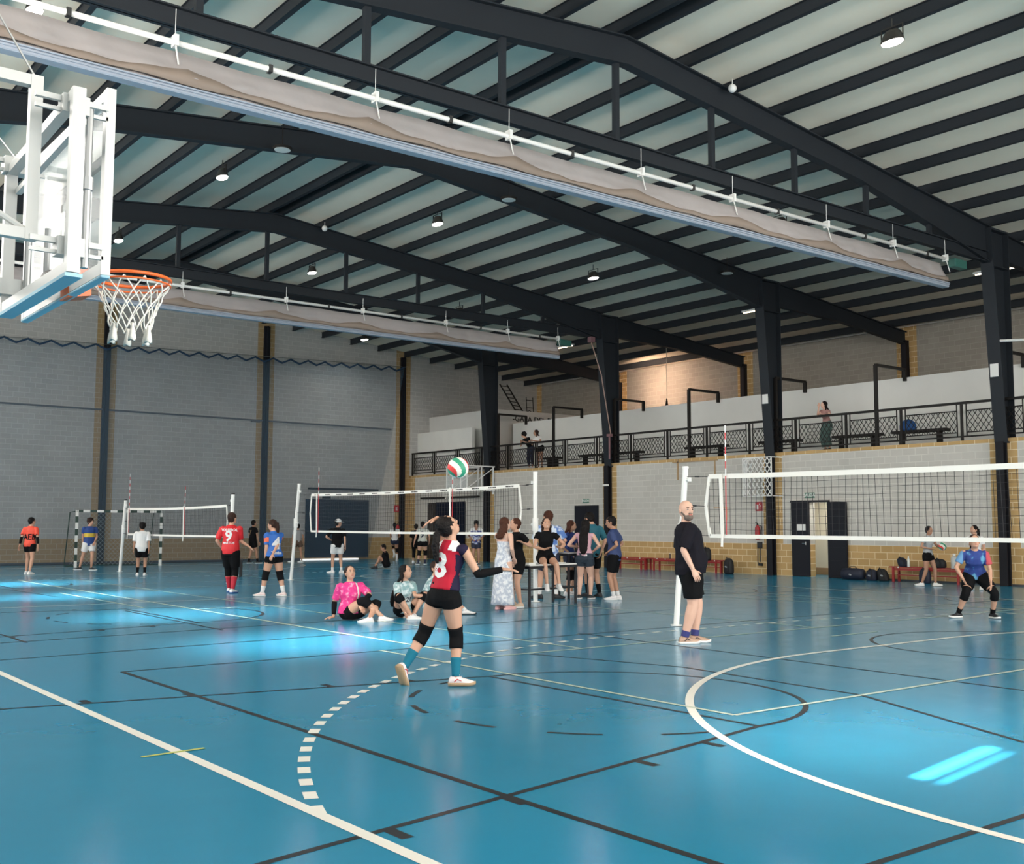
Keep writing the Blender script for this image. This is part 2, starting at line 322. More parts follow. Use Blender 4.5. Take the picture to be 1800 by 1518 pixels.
# ------------------------------------------------------------------ steel portal frames
def ibeam_poly(b, pts_top, pts_bot, y, w=.2, tf=.03, tw=.03):
    """web + flanges along XZ polylines"""
    web = [(x, y-tw/2, z) for x, z in pts_top]+[(x, y-tw/2, z) for x, z in reversed(pts_bot)]
    b.prism(web, (0, tw, 0))
    for pl in (pts_top, pts_bot):
        for (xa, za), (xb, zb) in zip(pl[:-1], pl[1:]): b.bar((xa, y, za), (xb, y, zb), w, tf, (0, 0, 1))
FRL = ['nearest portal frame at the right edge', 'near portal frame above the white curtain', 'portal frame second along the hall, without tie beam', 'portal frame third along the hall, above the far curtain', 'farthest portal frame, close to the block end wall']
for i, y in enumerate(FY):
    root = empty('portal_frame', (RW, y, 0), 'dark steel '+FRL[i], 'roof frame', 'steel portal frames of the hall')
    b = MB(); XS = [LW+.5, 0, 4, 11.4, 19, 22, 24.9]
    dep = [1.0, .7, .52, .55, .52, .74, 1.0]
    top = [(x, roofz(x)) for x in XS]; bot = [(x, roofz(x)-d) for x, d in zip(XS, dep)]
    ibeam_poly(b, top, bot, y, .22); b.build('rafter', STEEL, root)
    b = MB(); XS = [25.7, 29, BW-.1]; dep = [.75, .5, .45]
    ibeam_poly(b, [(x, roofz(x)) for x in XS], [(x, roofz(x)-d) for x, d in zip(XS, dep)], y, .2); b.build('lower_rafter', STEEL, root)
    # tapered upper column standing on the gallery edge, slim pole below
    b = MB(); zt = roofz(25.2)-.05
    b.prism([(24.72, y-.02, zt), (25.62, y-.02, zt), (25.62, y-.02, GZ-.12), (25.22, y-.02, GZ-.12)], (0, .04, 0))
    for (p, q) in (((24.72, y, zt), (25.2, y, GZ-.12)), ((25.62, y, zt), (25.62, y, GZ-.12))): b.bar(p, q, .03, .36, (0, 1, 0))
    b.bar((25.2, y, GZ-.12), (25.62, y, GZ-.12), .36, .04); b.bar((24.72, y, zt), (25.62, y, zt), .36, .05)
    b.bar((24.8, y, zt-1.0), (25.62, y, zt-1.0), .34, .03)
    b.build('column', STEEL, root)
    b = MB(); b.box(RW-.07, RW+.0, y-.11, y+.11, 0, GZ-.1); b.box(RW-.2, RW-.07, y-.015, y+.015, 0, GZ-.1); b.box(RW-.22, RW-.2, y-.11, y+.11, 0, GZ-.1); b.build('lower_column', POLE, root)
    b = MB(); b.box(LW, LW+.3, y-.12, y+.12, 0, roofz(LW)-.5); b.build('left_column', STEEL, root)
    b = MB(); b.box(BW-.22, BW, y-.1, y+.1, GZ, roofz(BW)-.3); b.build('rear_column', POLE, root)
    if i in (1, 3):
        b = MB(); zt_, zb_ = 8.92, 8.62
        b.box(LW+.3, 24.8, y-.08, y+.08, zb_, zb_+.025); b.box(LW+.3, 24.8, y-.08, y+.08, zt_-.025, zt_); b.box(LW+.3, 24.8, y-.012, y+.012, zb_, zt_); b.build('tie_beam', STEEL, root)
        for k, x in enumerate((-2.6, .1, 2.86, 5.65, 8.4, 11.15, 13.87, 16.6, 19.3, 22.0)):
            d = .52+max(0, (x-19)*.075)+max(0, (3-x)*.06)
            b = MB(); b.box(x-.055, x+.055, y-.05, y+.05, zt_, roofz(x)-d); b.build('hanger', STEEL, root)

# purlins
k = 0
for side in (1, -1):
    x = 11.4+side*.22; n = 0
    while LW < x < BW:
        z = roofz(x)
        b = MB(); b.box(x-.055, x+.055, NW, EW, z+.03, z+.045); b.box(x-.05, x+.05, NW, EW, z+.272, z+.289); b.box(x-.02, x+.02, NW, EW, z+.045, z+.272)
        o = b.build('roof_purlin', STEEL, loc=(x, (NW+EW)/2, z+.13))
        tag(o, 'long dark steel roof purlin, %s to the %s of the ridge' % (ORN[n], 'right' if side > 0 else 'left'), 'roof beam', 'purlins under the roof sheets')
        x += side*1.48; n += 1

# ------------------------------------------------------------------ divider curtains
CURT = mat('curtain_fabric', (.36, .33, .33), .75, bump=.3, bscale=6, var=.04)
CURTB = mat('curtain_lower_fabric', (.32, .36, .43), .6)
CURTS = mat('curtain_fold_fabric', (.26, .205, .17), .8)
def curtain(y, label, plab):
    root = empty('divider_curtain', (11, y-.35, 8.0), label, 'curtain', 'rolled up divider curtains')
    yc = y-.3; kc = (yc-.15+2.37)/(y+2.37); kp = (yc+2.37)/(y+2.37); dc = -6.2*(1-kc); dp = -6.86*(1-kp)
    # gathered cloth: scalloped swags, one per hoist line
    x0, x1 = LW+.4, -2.85+25.6*kc; n = 260; bm = bmesh.new(); rows = []
    prof = [(.0, .17), (-.03, .04), (-.12, -.06), (-.16, -.16), (-.11, -.27), (-.16, -.33), (-.12, -.42), (.02, -.45), (.12, -.40), (.15, -.2), (.12, .04), (.10, .17)]
    for i in range(n+1):
        x = x0+(x1-x0)*i/n; ph = ((x-2.53+1.45)/2.9) % 1.0; sw = 4*ph*(1-ph)
        row = []
        for j, (dy, dz) in enumerate(prof):
            f = 1.0; zz = 8.14+dc+dz; yy = dy
            if 2 <= j <= 4: yy = dy*(.55+.6*sw)-.03*math.sin(x*9+j); zz -= .05*sw+(.02 if j == 4 else 0)*math.sin(x*5.3)
            row.append(bm.verts.new((x, yc+yy, zz+.012*math.sin(x*3.1+j))))
        rows.append(row)
    m_ = len(prof)
    for A, B in zip(rows[:-1], rows[1:]):
        for j in range(m_):
            f = bm.faces.new((A[j], A[(j+1) % m_], B[(j+1) % m_], B[j])); f.material_index = 0; f.smooth = True
    ps = bm.faces
    bm.faces.new(rows[0]); bm.faces.new(rows[-1][::-1]); bm.faces.ensure_lookup_table()
    q = MB(); q.bm.free(); q.bm = bm; q.build('cloth', [CURT], root)
    # fold of brownish inner cloth hanging in shallow points
    b = MB(); st = 0
    x = x0
    xs = [x0+(x1-x0)*i/400 for i in range(401)]
    prev = None
    for x in xs:
        ph = ((x-2.53+1.45)/2.9) % 1.0; tri = abs(ph-.5)*2
        zt_ = 7.885+dc+.15*(1-tri)**2.4+.012*math.sin(x*7); zb_ = 7.80+dc+.012*math.sin(x*4.1)
        cur = (b.bm.verts.new((x, yc-.185-.01*math.sin(x*11), zt_)), b.bm.verts.new((x, yc-.20, zb_)))
        if prev: b.bm.faces.new((prev[0], cur[0], cur[1], prev[1]))
        prev = cur
    o = b.build('inner_fold', CURTS, root, smooth=True); sm = o.modifiers.new('thick', 'SOLIDIFY'); sm.thickness = .02
    b = MB(); b.box(x0, x1+.02, yc-.20, yc-.02, 7.66+dc, 7.78+dc)
    for j in range(3): b.box(x0, x1+.02, yc-.21-.012*j, yc-.19, 7.67+dc+.038*j, 7.695+dc+.038*j)
    b.build('bottom_hem', CURTB, root, bevel=.01)
    b = MB(); b.tube([(x0, yc, 8.40+dp), (x1+.2, yc, 8.40+dp)], .042, 10); b.build('hoist_pipe', WPAINT, root, smooth=True)
    for x_ in (-3.2, -.4, 2.53, 5.83, 8.56, 11.82, 14.51, 17.74, 20.39, 22.72):
        x = -2.85+(x_+2.85)*kp
        b = MB(); b.box(x-.03, x+.03, yc-.07, yc+.07, 8.34+dp, 8.50+dp); b.tube([(x, yc-.03, 8.35+dp), (x+.02, yc-.10, 8.10+dc)], .012, 6); b.tube([(x, yc, 8.5+dp), (x, yc, 8.75)], .006, 5); b.build('pulley_bracket', WPAINT, root)
        if x < 22:
            b = MB(); b.box(x+1.4, x+1.46, yc-.05, yc+.05, 8.345+dp, 8.455+dp); b.build('pipe_clamp', mat('black_clamp', (.03, .03, .03), .5), root)
    b = MB(); b.box(22.5, 23.05, yc-.1, yc+.1, 8.1, 8.32); b.build('motor', mat('green_motor', (.03, .12, .10), .5), root, bevel=.02)
curtain(12.4, 'white divider curtain rolled up under the nearest tie beam, across the top', '')
curtain(27.75, 'grey-white rolled divider curtain hanging far down the hall, above the far net', '')

# protective net in front of the end wall
NETB = bpy.data.materials.new('blue_protective_net'); NETB.use_nodes = True; nt = NETB.node_tree; nb = nt.nodes['Principled BSDF']
nb.inputs['Base Color'].default_value = (.10, .17, .24, 1); nb.inputs['Roughness'].default_value = .9; nb.inputs['Alpha'].default_value = .30
root = empty('protective_net', (10, 41.1, 0), 'fine blue-grey protective net hanging in front of the end wall', 'net')
def netz(x): return 8.15+(x+4.6)*.026+.02*math.sin(x*.3)
b = MB(); prev = None
for i in range(146):
    x = LW+.1+i*.2; xb = min(x, 23.1+0*x) if x < 23 else 23.1
    t = b.bm.verts.new((x, 41.1+.02*math.sin(x*2), netz(x))); c = b.bm.verts.new((x if x < 22.4 else 22.4+(x-22.4)*.15, 41.15+.03*math.sin(x*1.3), .05))
    if prev: b.bm.faces.new((prev[0], t, c, prev[1]))
    prev = (t, c)
b.build('netting', NETB, root, smooth=True)
b = MB(); pts = []; x = LW+.1; k = 0
while x < 24.5: pts.append((x, 41.08, netz(x)+(.09 if k % 2 else -.09))); x += .42; k += 1
b.tube(pts, .045, 6); b.build('zigzag_top_rope', mat('navy_rope', (.012, .04, .085), .7), root)
b = MB(); b.tube([(LW+.12, 41.08, netz(LW)+.12), (24.6, 41.08, netz(24.6)+.12)], .012, 5); b.build('wire', mat('steel_wire', (.15, .16, .15), .4, .6), root)

# ------------------------------------------------------------------ doors and wall fittings
DOORD = mat('dark_door', (.011, .012, .018), .6, 0, .2); DOORN = mat('navy_door', (.003, .006, .018), .6, 0, .15, var=.2)
SIGNG = mat('exit_sign_green', (.10, .20, .15), .5); SIGNR = mat('red_sign', (.42, .02, .03), .5); PAPER = mat('paper', (.75, .75, .73), .8)
def flag(o): o['kind'] = 'structure'; return o
d1 = bpy.data.objects.new('door_1', None); COL.objects.link(d1); d1.location = (RW, 18.6, 0); flag(d1)
b = MB(); b.box(RW-.06, RW, 18.68, 19.34, .01, 2.32); leaf = b.build('door_leaf', DOORD, d1)
b = MB(); b.box(RW-.08, RW+.02, 17.93, 17.98, 0, 2.34); b.box(RW-.08, RW+.02, 17.93, 19.36, 2.30, 2.36); b.build('door_frame', DOORD, d1)
b = MB(); b.box(RW-.12, RW-.06, 17.28, 17.93, .01, 2.30)
for z in (.5, .9, 1.3, 1.7, 2.05): b.box(RW-.135, RW-.12, 17.33, 17.88, z, z+.03)
b.build('open_leaf', DOORD, d1)
b = MB(); b.box(RW-.075, RW-.062, 18.8, 19.12, 1.42, 1.62); b.build('notice', PAPER, leaf)
b = MB(); b.box(RW-.13, RW-.06, 18.74, 18.78, .98, 1.08); b.tube([(RW-.12, 18.76, 1.03), (RW-.12, 18.9, 1.03)], .012, 6); b.build('door_handle', mat('chrome', (.6, .6, .6), .25, 1), leaf)
b = MB(); b.box(RW-.06, RW, 28.38, 29.72, .01, 2.34); b.box(RW-.075, RW-.06, 29.04, 29.06, .01, 2.34); flag(b.build('door_2', DOORD))
d3 = bpy.data.objects.new('door_3', None); COL.objects.link(d3); d3.location = (RW, 38.6, 0); flag(d3)
b = MB(); b.box(RW-.12, RW-.04, 37.1, 39.35, .03, 2.62); b.build('sliding_leaf', DOORN, d3)
b = MB()
for k in range(10): b.box(RW-.04, RW-.01, 39.3+k*.09, 39.33+k*.09, .03, 2.6)
b.build('grille', mat('brown_grille', (.05, .04, .035), .6), d3)
b = MB(); b.box(RW-.16, RW-.05, 36.0, 40.6, 2.78, 2.86); b.build('slide_rail', RAIL, d3)
d4 = bpy.data.objects.new('door_4', None); COL.objects.link(d4); d4.location = (21.4, EW, 0); flag(d4)
b = MB(); b.box(19.8, 23.02, EW-.1, EW-.02, .10, 2.72); b.build('door_leaf', DOORN, d4)
b = MB(); b.box(21.4, 21.42, EW-.115, EW-.1, .1, 2.72); b.box(20.6, 21.0, EW-.12, EW-.1, 2.76, 2.9); b.build('leaf_edge', RAIL, d4)
b = MB(); b.box(19.6, 22.4, EW-.3, EW-.02, .005, .06); b.build('daylight_gap', mat('daylight_under_door', (.9, .9, .88), .6, emit=(1, 1, .97), estr=.8), d4)
b = MB(); b.box(19.9, 23.5, EW-.16, EW-.02, 3.16, 3.24); b.build('slide_rail', RAIL, d4)

def textobj(txt, size, loc, rot, M, name, parent=None, extrude=.004, align='CENTER', sx=1):
    cu = bpy.data.curves.new(name, 'FONT'); cu.body = txt; cu.size = size; cu.extrude = extrude; cu.align_x = align; cu.align_y = 'CENTER'; cu.resolution_u = 3; cu.offset = size*.012
    t = bpy.data.objects.new(name, cu); COL.objects.link(t); dg = bpy.context.evaluated_depsgraph_get()
    me = bpy.data.meshes.new_from_object(t.evaluated_get(dg)); bpy.data.objects.remove(t); me.name = name
    me.materials.clear(); me.materials.append(M)
    o = bpy.data.objects.new(name, me); COL.objects.link(o)
    mw = Matrix.Translation(loc) @ rot.to_matrix().to_4x4() @ Matrix.Diagonal((sx, 1, 1, 1))
    if parent is not None:
        o.parent = parent; o.matrix_parent_inverse = Matrix.LocRotScale(parent.location, parent.rotation_euler, None).inverted()
    o.matrix_basis = mw
    return o
from mathutils import Euler
ROT_X = Matrix(((0, 0, -1), (-1, 0, 0), (0, 1, 0))).to_quaternion()      # lettering on a face looking to -X
ROT_Y = Matrix(((1, 0, 0), (0, 0, -1), (0, 1, 0))).to_quaternion()       # lettering on a face looking to -Y
def sign(y, z, w, h, label, M, txt, tc):
    root = empty('exit_sign' if M is SIGNG else 'fire_sign', (RW, y, z), label, 'sign')
    b = MB(); b.box(RW-.03, RW, y-w/2, y+w/2, z-h/2, z+h/2); b.build('sign_plate', M, root)
    textobj(txt, h*.75, V(RW-.036, y, z), ROT_X, tc, 'lettering', root)
TXW = mat('white_lettering', (.75, .78, .75), .6)
sign(18.66, 2.52, .36, .17, 'small green exit sign above the open dark double door', SIGNG, 'SALIDA', TXW)
sign(29.1, 2.52, .34, .16, 'small grey-green exit sign above the single dark door', SIGNG, 'SALIDA', TXW)
def hyd(x, y, face, lab):
    root = empty('fire_extinguisher', (x, y, 1.2), lab, 'fire extinguisher')
    dx, dy = face
    b = MB(); c = V(x+dx*.12, y+dy*.12, 0)
    b.tube([c+V(0, 0, 1.12), c+V(0, 0, 1.16), c+V(0, 0, 1.5), c+V(0, 0, 1.56), c+V(0, 0, 1.6)], [.05, .08, .08, .05, .025], 14); b.build('cylinder', SIGNR, root, smooth=True)
    b = MB(); b.bar(c+V(0, 0, 1.58), c+V(0, 0, 1.66), .03, .03); b.bar(c+V(0, 0, 1.66), c+V(dx*.1, dy*.1, 1.68), .02, .02); b.tube([c+V(0, 0, 1.62), c+V(dy*.16+.02, dx*.16, 1.55), c+V(dy*.14, dx*.14, 1.2)], .012, 6); b.build('valve_hose', RAIL, root)
hyd(RW, 20.65, (-1, 0), 'red fire extinguisher on the right wall behind the nearest net'); hyd(24.6, EW, (0, -1), 'red fire extinguisher on the end wall right of the navy door')
def fsign(loc, rot, lab, ax):
    root = empty('fire_sign', loc, lab, 'sign')
    b = MB(); x, y, z = loc
    if ax == 0: b.box(x-.02, x, y-.14, y+.14, z-.15, z+.15)
    else: b.box(x-.14, x+.14, y-.02, y, z-.15, z+.15)
    b.build('sign_plate', SIGNR, root); b = MB()
    if ax == 0:
        b.tube([(x-.025, y+.04, z-.1), (x-.025, y+.04, z+.06)], .03, 8); b.bar((x-.025, y-.05, z-.1), (x-.025, y-.05, z+.1), .03, .01); b.bar((x-.025, y-.09, z), (x-.025, y-.02, z+.08), .02, .01)
    else: b.tube([(x-.04, y-.025, z-.1), (x-.04, y-.025, z+.06)], .03, 8); b.bar((x+.05, y-.025, z-.1), (x+.05, y-.025, z+.1), .03, .01)
    b.build('symbol', TXW, root)
fsign((RW, 20.66, 2.2), None, 'square red sign with white extinguisher symbol on the right wall', 0)
fsign((24.6, EW, 2.35), None, 'square red sign on the end wall above the far extinguisher', 1)
b = MB(); b.box(RW-.03, RW, 20.55, 20.75, .85, 1.05); b.tube([(RW-.05, 20.7, .9), (RW-.06, 20.7, .4), (RW-.05, 20.62, .32)], .014, 5); b.tube([(RW-.05, 20.6, .9), (RW-.06, 20.6, .4)], .014, 5); b.box(RW-.05, RW, 20.55, 20.7, .28, .36)
tag(b.build('hose_box', mat('black_box', (.02, .02, .022), .5)), 'small black wall box with hanging cables under the near extinguisher', 'wall fitting')
b = MB(); b.box(RW-.02, RW, 22.0, 22.6, 2.15, 2.2); b.box(RW-.02, RW, 22.0, 22.04, 1.75, 2.15)
tag(b.build('wall_plaque', mat('plaque', (.55, .42, .30), .7)), 'faint tan plaque fixed on the right wall behind the near net', 'sign')
b = MB(); b.box(RW-.03, RW, 24.2, 24.27, GZ-.75, GZ-.02); b.box(RW-.03, RW, 22.4, 24.5, GZ-.14, GZ-.1); b.box(RW-.03, RW, 22.5, 22.54, GZ-.7, GZ-.14)
tag(b.build('wall_bracket', mat('tan_paint', (.40, .27, .15), .7)), 'tan painted bracket strip on the right wall under the gallery edge', 'wall fitting')
b = MB(); b.box(RW-.24, RW-.2, 27.6, 27.9, 3.05, 3.12); tag(b.build('column_strap', WPAINT), 'white strap round the slim dark column behind the umpire-table group', 'strap')
# white wall cage on the second column
root = empty('wall_cage', (RW, 20.25, 2.5), 'white wire cage boxed around the dark column on the right wall', 'cage')
b = MB(); X0 = RW-.55
for (p, q) in (((X0, 19.7, 2.52), (X0, 20.85, 2.52)), ((X0, 19.7, 3.75), (X0, 20.85, 3.75)), ((X0, 19.7, 2.52), (X0, 19.7, 3.75)), ((X0, 20.85, 2.52), (X0, 20.85, 3.75)), ((X0, 19.7, 2.52), (RW, 19.7, 2.52)), ((X0, 19.7, 3.75), (RW, 19.7, 3.75)), ((X0, 20.85, 2.52), (RW, 20.85, 2.52)), ((X0, 20.85, 3.75), (RW, 20.85, 3.75))): b.bar(p, q, .03, .03)
b.build('cage_frame', WPAINT, root); b = MB()
def lattice(b, P, U, VV, wu, hv, step, r, ratio=1.0):
    """diamond lattice in the plane P + u*U + v*V"""
    P = Vector(P); U = Vector(U); VV = Vector(VV); sl = 1/ratio
    for sg in (1, -1):
        k = -hv*ratio if sg > 0 else 0
        end = wu if sg > 0 else wu+hv*ratio
        while k < end:
            # line u = k + sg*ratio*v
            u0, v0 = k, 0.; u1, v1 = k+sg*ratio*hv, hv
            pts = []
            lo, hi = 0., 1.
            du = u1-u0
            if du != 0:
                t0, t1 = (0-u0)/du, (wu-u0)/du
                if t0 > t1: t0, t1 = t1, t0
                lo, hi = max(0, t0), min(1, t1)
            if hi-lo > .02:
                a = P+U*(u0+du*lo)+VV*(hv*lo); c = P+U*(u0+du*hi)+VV*(hv*hi); b.bar(a, c, r, r, U.cross(VV))
            k += step
lattice(b, (X0, 19.7, 2.52), (0, 1, 0), (0, 0, 1), 1.15, 1.23, .17, .02, .7); b.build('cage_wire', WPAINT, root)
b = MB(); b.box(X0+.05, X0+.3, 20.70, 20.84, 2.56, 3.7); b.build('white_panel', WPAINT, root)

# ------------------------------------------------------------------ gallery
b = MB(); b.box(27.0, 27.15, NW, 35.9, GZ, 6.12); b.build('wall_gallery_parapet', WHITE, kind='structure')
b = MB(); b.box(25.75, 25.9, 37.3, EW, GZ, 5.98); b.build('wall_gallery_low', WHITE, kind='structure')
b = MB(); b.box(26.42, BW, 36.48, EW, GZ, 6.8); b.build('wall_gallery_room', mat('grey_white_plaster', (.62, .62, .60), .8, var=.05, vscale=1), kind='structure')
tx = textobj('-GALA DEL DEPORTE-', .36, V(27.42, 36.47, 6.42), ROT_Y, mat('black_lettering', (.012, .012, .012), .8), 'wall_lettering', align='LEFT', sx=1.1)
tag(tx, 'black GALA DEL DEPORTE lettering on the grey-white gallery wall', 'lettering')
# railing
root = empty('gallery_railing', (25.38, 20, GZ), 'long dark iron railing with diamond lattice panels along the gallery edge', 'railing')
XR = 25.38
b = MB(); b.box(XR-.035, XR+.035, NW, EW-.1, GZ+1.02, GZ+1.09); b.build('top_rail', RAIL, root)
b = MB(); b.box(XR-.02, XR+.02, NW, EW-.1, GZ+.10, GZ+.14); b.build('bottom_rail', RAIL, root)
posts = [EW-.15-1.87*k for k in range(0, 27)]
posts = [p for p in posts if p > NW+.5]
for i, p in enumerate(posts):
    b = MB(); b.box(XR-.03, XR+.03, p-.03, p+.03, GZ-.08, GZ+1.03); b.build('post', RAIL, root)
    if i+1 < len(posts):
        q = posts[i+1]; b = MB()
        for yy in (p-.14, q+.14): b.box(XR-.012, XR+.012, yy-.014, yy+.014, GZ+.12, GZ+1.03)
        b.box(XR-.012, XR+.012, q+.14, p-.14, GZ+.82, GZ+.85); b.box(XR-.012, XR+.012, q+.14, p-.14, GZ+.22, GZ+.25)
        lattice(b, (XR, q+.14, GZ+.24), (0, 1, 0), (0, 0, 1), p-q-.28, .59, .155, .014, .72)
        b.build('lattice_panel', RAIL, root)
PFL = ['farthest square-tube bracket over the gallery railing, above the lettering', 'square-tube bracket over the railing beside the two leaning spectators', 'square-tube bracket partly hidden behind the third column', 'square-tube bracket over the railing, third from the right', 'square-tube bracket partly hidden right of the second column', 'square-tube bracket over the railing left of the blue bag', 'square-tube bracket nearest the right edge of the hall']
for i, y in enumerate((34.9, 31.2, 27.6, 23.8, 20.0, 16.3, 12.6)):
    b = MB(); z = 6.36
    b.bar((25.42, y, GZ), (25.42, y, z), .09, .09); b.bar((25.42, y, z), (26.98, y, z), .08, .08, (0, 0, 1)); b.bar((26.95, y, z), (26.95, y, 6.0), .09, .09)
    tag(b.build('pipe_bracket', RAIL), PFL[i], 'bracket', 'brackets over the gallery railing')
def gbench(y0, y1, lab):
    root = empty('gallery_bench', (25.85, (y0+y1)/2, GZ), lab, 'bench', 'low dark benches on the gallery')
    b = MB(); b.box(25.68, 26.02, y0, y1, GZ+.36, GZ+.44); b.build('seat', RAIL, root, bevel=.01)
    for yy in (y0+.25, y1-.25):
        b = MB(); b.box(25.74, 25.96, yy-.035, yy+.035, GZ, GZ+.36); b.build('leg', RAIL, root)
for y0, y1, lab in ((14.3, 16.0, 'low dark bench on the gallery holding the blue bag'), (16.45, 18.1, 'low dark bench on the gallery beside the leaning woman'), (19.4, 21.0, 'low dark gallery bench behind the second column'), (22.5, 24.3, 'low dark gallery bench behind the railing above the near net post'),
                    (26.6, 28.3, 'low dark gallery bench beside the third column'), (28.4, 30.0, 'low dark gallery bench left of the third column'), (31.3, 32.2, 'short dark gallery bench beside the two leaning spectators')): gbench(y0, y1, lab)
b = MB(); c = V(25.85, 15.55, GZ+.58); b.loft([(c+V(0, 0, z), V(.15*s_, 0, 0), V(0, .26*s_, 0)) for z, s_ in ((-.14, .8), (-.1, 1), (.02, 1.0), (.1, .85), (.17, .5), (.2, .2))])
tag(b.build('sports_bag', mat('blue_bag', (.01, .08, .26), .7, bump=.3, bscale=12), smooth=True), 'bright blue bag sitting on a low gallery bench behind the railing', 'bag')
# ladder leaning on the gallery room roof
root = empty('ladder', (28.1, 36.9, 6.8), 'dark metal ladder leaning against the wall on top of the gallery room', 'ladder')
b = MB()
for o_ in (0, .42): b.bar((27.95+o_, 36.9, 6.82), (27.15+o_, 37.1, 8.05), .05, .05)
b.build('side_rails', RAIL, root); b = MB()
for k in range(7):
    t = (k+.5)/7; b.bar((27.95-.8*t, 36.9+.2*t, 6.82+1.23*t), (28.37-.8*t, 36.9+.2*t, 6.82+1.23*t), .035, .035)
b.build('rung', RAIL, root)
root = empty('metal_rack', (28.9, 37.0, 6.82), 'small thin metal rack standing beside the ladder on the gallery room', 'rack')
b = MB(); b.tube([(28.68, 37.0, 6.81), (28.63, 37.0, 7.55)], .02, 6); b.tube([(29.08, 37.0, 6.81), (29.03, 37.0, 7.55)], .02, 6); b.build('upright', RAIL, root)
b = MB()
for z in (7.05, 7.4): b.tube([(28.65, 37.0, z), (29.06, 37.0, z)], .018, 6)
b.tube([(29.2, 37.2, 6.84), (29.0, 37.2, 6.95), (28.85, 37.4, 6.86)], .02, 6); b.build('crossbar', RAIL, root)

# ------------------------------------------------------------------ lamps
LENS = mat('lamp_lens', (1, .97, .9), .4, emit=(1, .94, .84), estr=22)
LBODY = mat('lamp_housing', (.06, .055, .05), .4, .5)
def lamp(x, y, z, lab, rot=.5):
    root = empty('high_bay_lamp', (x, y, z), lab, 'ceiling lamp', 'lit lamps under the roof')
    b = MB(); rr = []
    for dz, s_ in ((.17, .55), (.12, .75), (0, 1.0), (-.05, 1.05)):
        rr.append([V(x, y, z+dz)+V(math.cos(a)*.13*s_, math.sin(a)*.23*s_, 0) for a in [q*2*PI/20 for q in range(20)]])
    b.loft(rr); hs = b.build('housing', LBODY, root, smooth=False)
    b = MB(); b.loft([[V(x, y, z+dz)+V(math.cos(a)*.125*s_, math.sin(a)*.22*s_, 0) for a in [q*2*PI/20 for q in range(20)]] for dz, s_ in ((-.052, 1), (-.075, .9))]); b.build('lens', LENS, hs)
    zt = roofz(x)+.02
    b = MB(); b.bar((x, y-.22, z+.02), (x, y-.22, z+.24), .03, .012); b.bar((x, y+.22, z+.02), (x, y+.22, z+.24), .03, .012); b.bar((x, y-.23, z+.24), (x, y+.23, z+.24), .03, .012)
    b.tube([(x, y, z+.24), (x, y, zt+.15)], .012, 6); b.build('hanging_bracket', LBODY, root)
    l = bpy.data.lights.new('lamp_light', 'AREA'); l.shape = 'DISK'; l.size = .3; l.energy = 55; l.color = (1, .94, .85); l.spread = math.radians(150)
    lo = bpy.data.objects.new('lamp_light', l); COL.objects.link(lo); lo.location = (x, y, z-.09); lo.parent = root; lo.matrix_parent_inverse = Matrix.Translation(-Vector((x, y, z)))
for x, y, z, lab in ((1.39, 15.6, 9.80, 'bright lamp at the top left corner above the curtain'), (7.9, 23.5, 10.42, 'bright lamp right of the near backboard, under the second roof bay'), (7.86, 31.4, 10.42, 'small lamp just right of the near backboard edge'),
                     (14.64, 23.7, 10.44, 'bright lamp in mid bay between the second and third frames'), (14.66, 31.6, 10.44, 'lamp above the far curtain, left of centre'), (20.99, 23.9, 9.77, 'lamp under the right slope near the third frame'),
                     (21.0, 31.6, 9.77, 'lamp right of centre above the far curtain'), (21.1, 39.0, 9.76, 'farthest lamp, low over the end wall purlins'), (14.47, 8.54, 10.46, 'largest lamp at the upper right, hanging in the nearest bay'), (20.8, 16.1, 9.79, 'lamp seen just above the near curtain at right')):
    lamp(x, y, z, lab)
for x, y, lab in ((7.7, 19.75, 'round flat ceiling disc on the second frame at left'), (14.2, 19.8, 'round flat ceiling disc on the second frame at mid span'), (22.9, 19.9, 'round flat ceiling disc on the second frame at right')):
    z = roofz(x)-.65 if x < 22 else roofz(x)-.4
    b = MB(); b.tube([(x, y-.1, z), (x, y-.1, z+.05)], .22, 24); b.mi = 1; b.tube([(x, y-.1, z-.012), (x, y-.1, z-.002)], .18, 24); b.mi = 0; b.tube([(x, y-.1, z+.05), (x, y-.1, roofz(x)+.1)], .01, 6)
    tag(b.build('ceiling_disc', [RAIL, mat('disc_face', (.6, .62, .6), .5)]), lab, 'ceiling speaker', 'round discs on the second frame')
for x, y, lab in ((12.9, 27.4, 'small white round fitting on the third frame'), (14.2, 12.1, 'small white round fitting on the nearest frame at right')):
    b = MB(); b.ell((x, y, roofz(x)-.1), (.09, 0, 0), (0, .09, 0), (0, 0, .09)); b.tube([(x, y, roofz(x)-.05), (x, y, roofz(x)+.1)], .01, 6); tag(b.build('round_detector', WPAINT, smooth=True), lab, 'detector')
# pendant over the gallery, with its cord
root = empty('gallery_pendant', (29.5, 28.8, 6.4), 'black cone pendant hanging on a long thin cord over the gallery', 'lamp')
b = MB(); b.tube([(29.5, 28.8, 6.15), (29.5, 28.8, 6.3), (29.5, 28.8, 6.55), (29.5, 28.8, 6.8)], [.28, .2, .06, .02], 14); b.build('shade', RAIL, root, smooth=True)
b = MB(); b.tube([(29.5, 28.8, 6.8), (29.5, 28.8, 9.38)], .012, 5); b.build('cord', mat('pale_cord', (.5, .48, .45), .7), root)
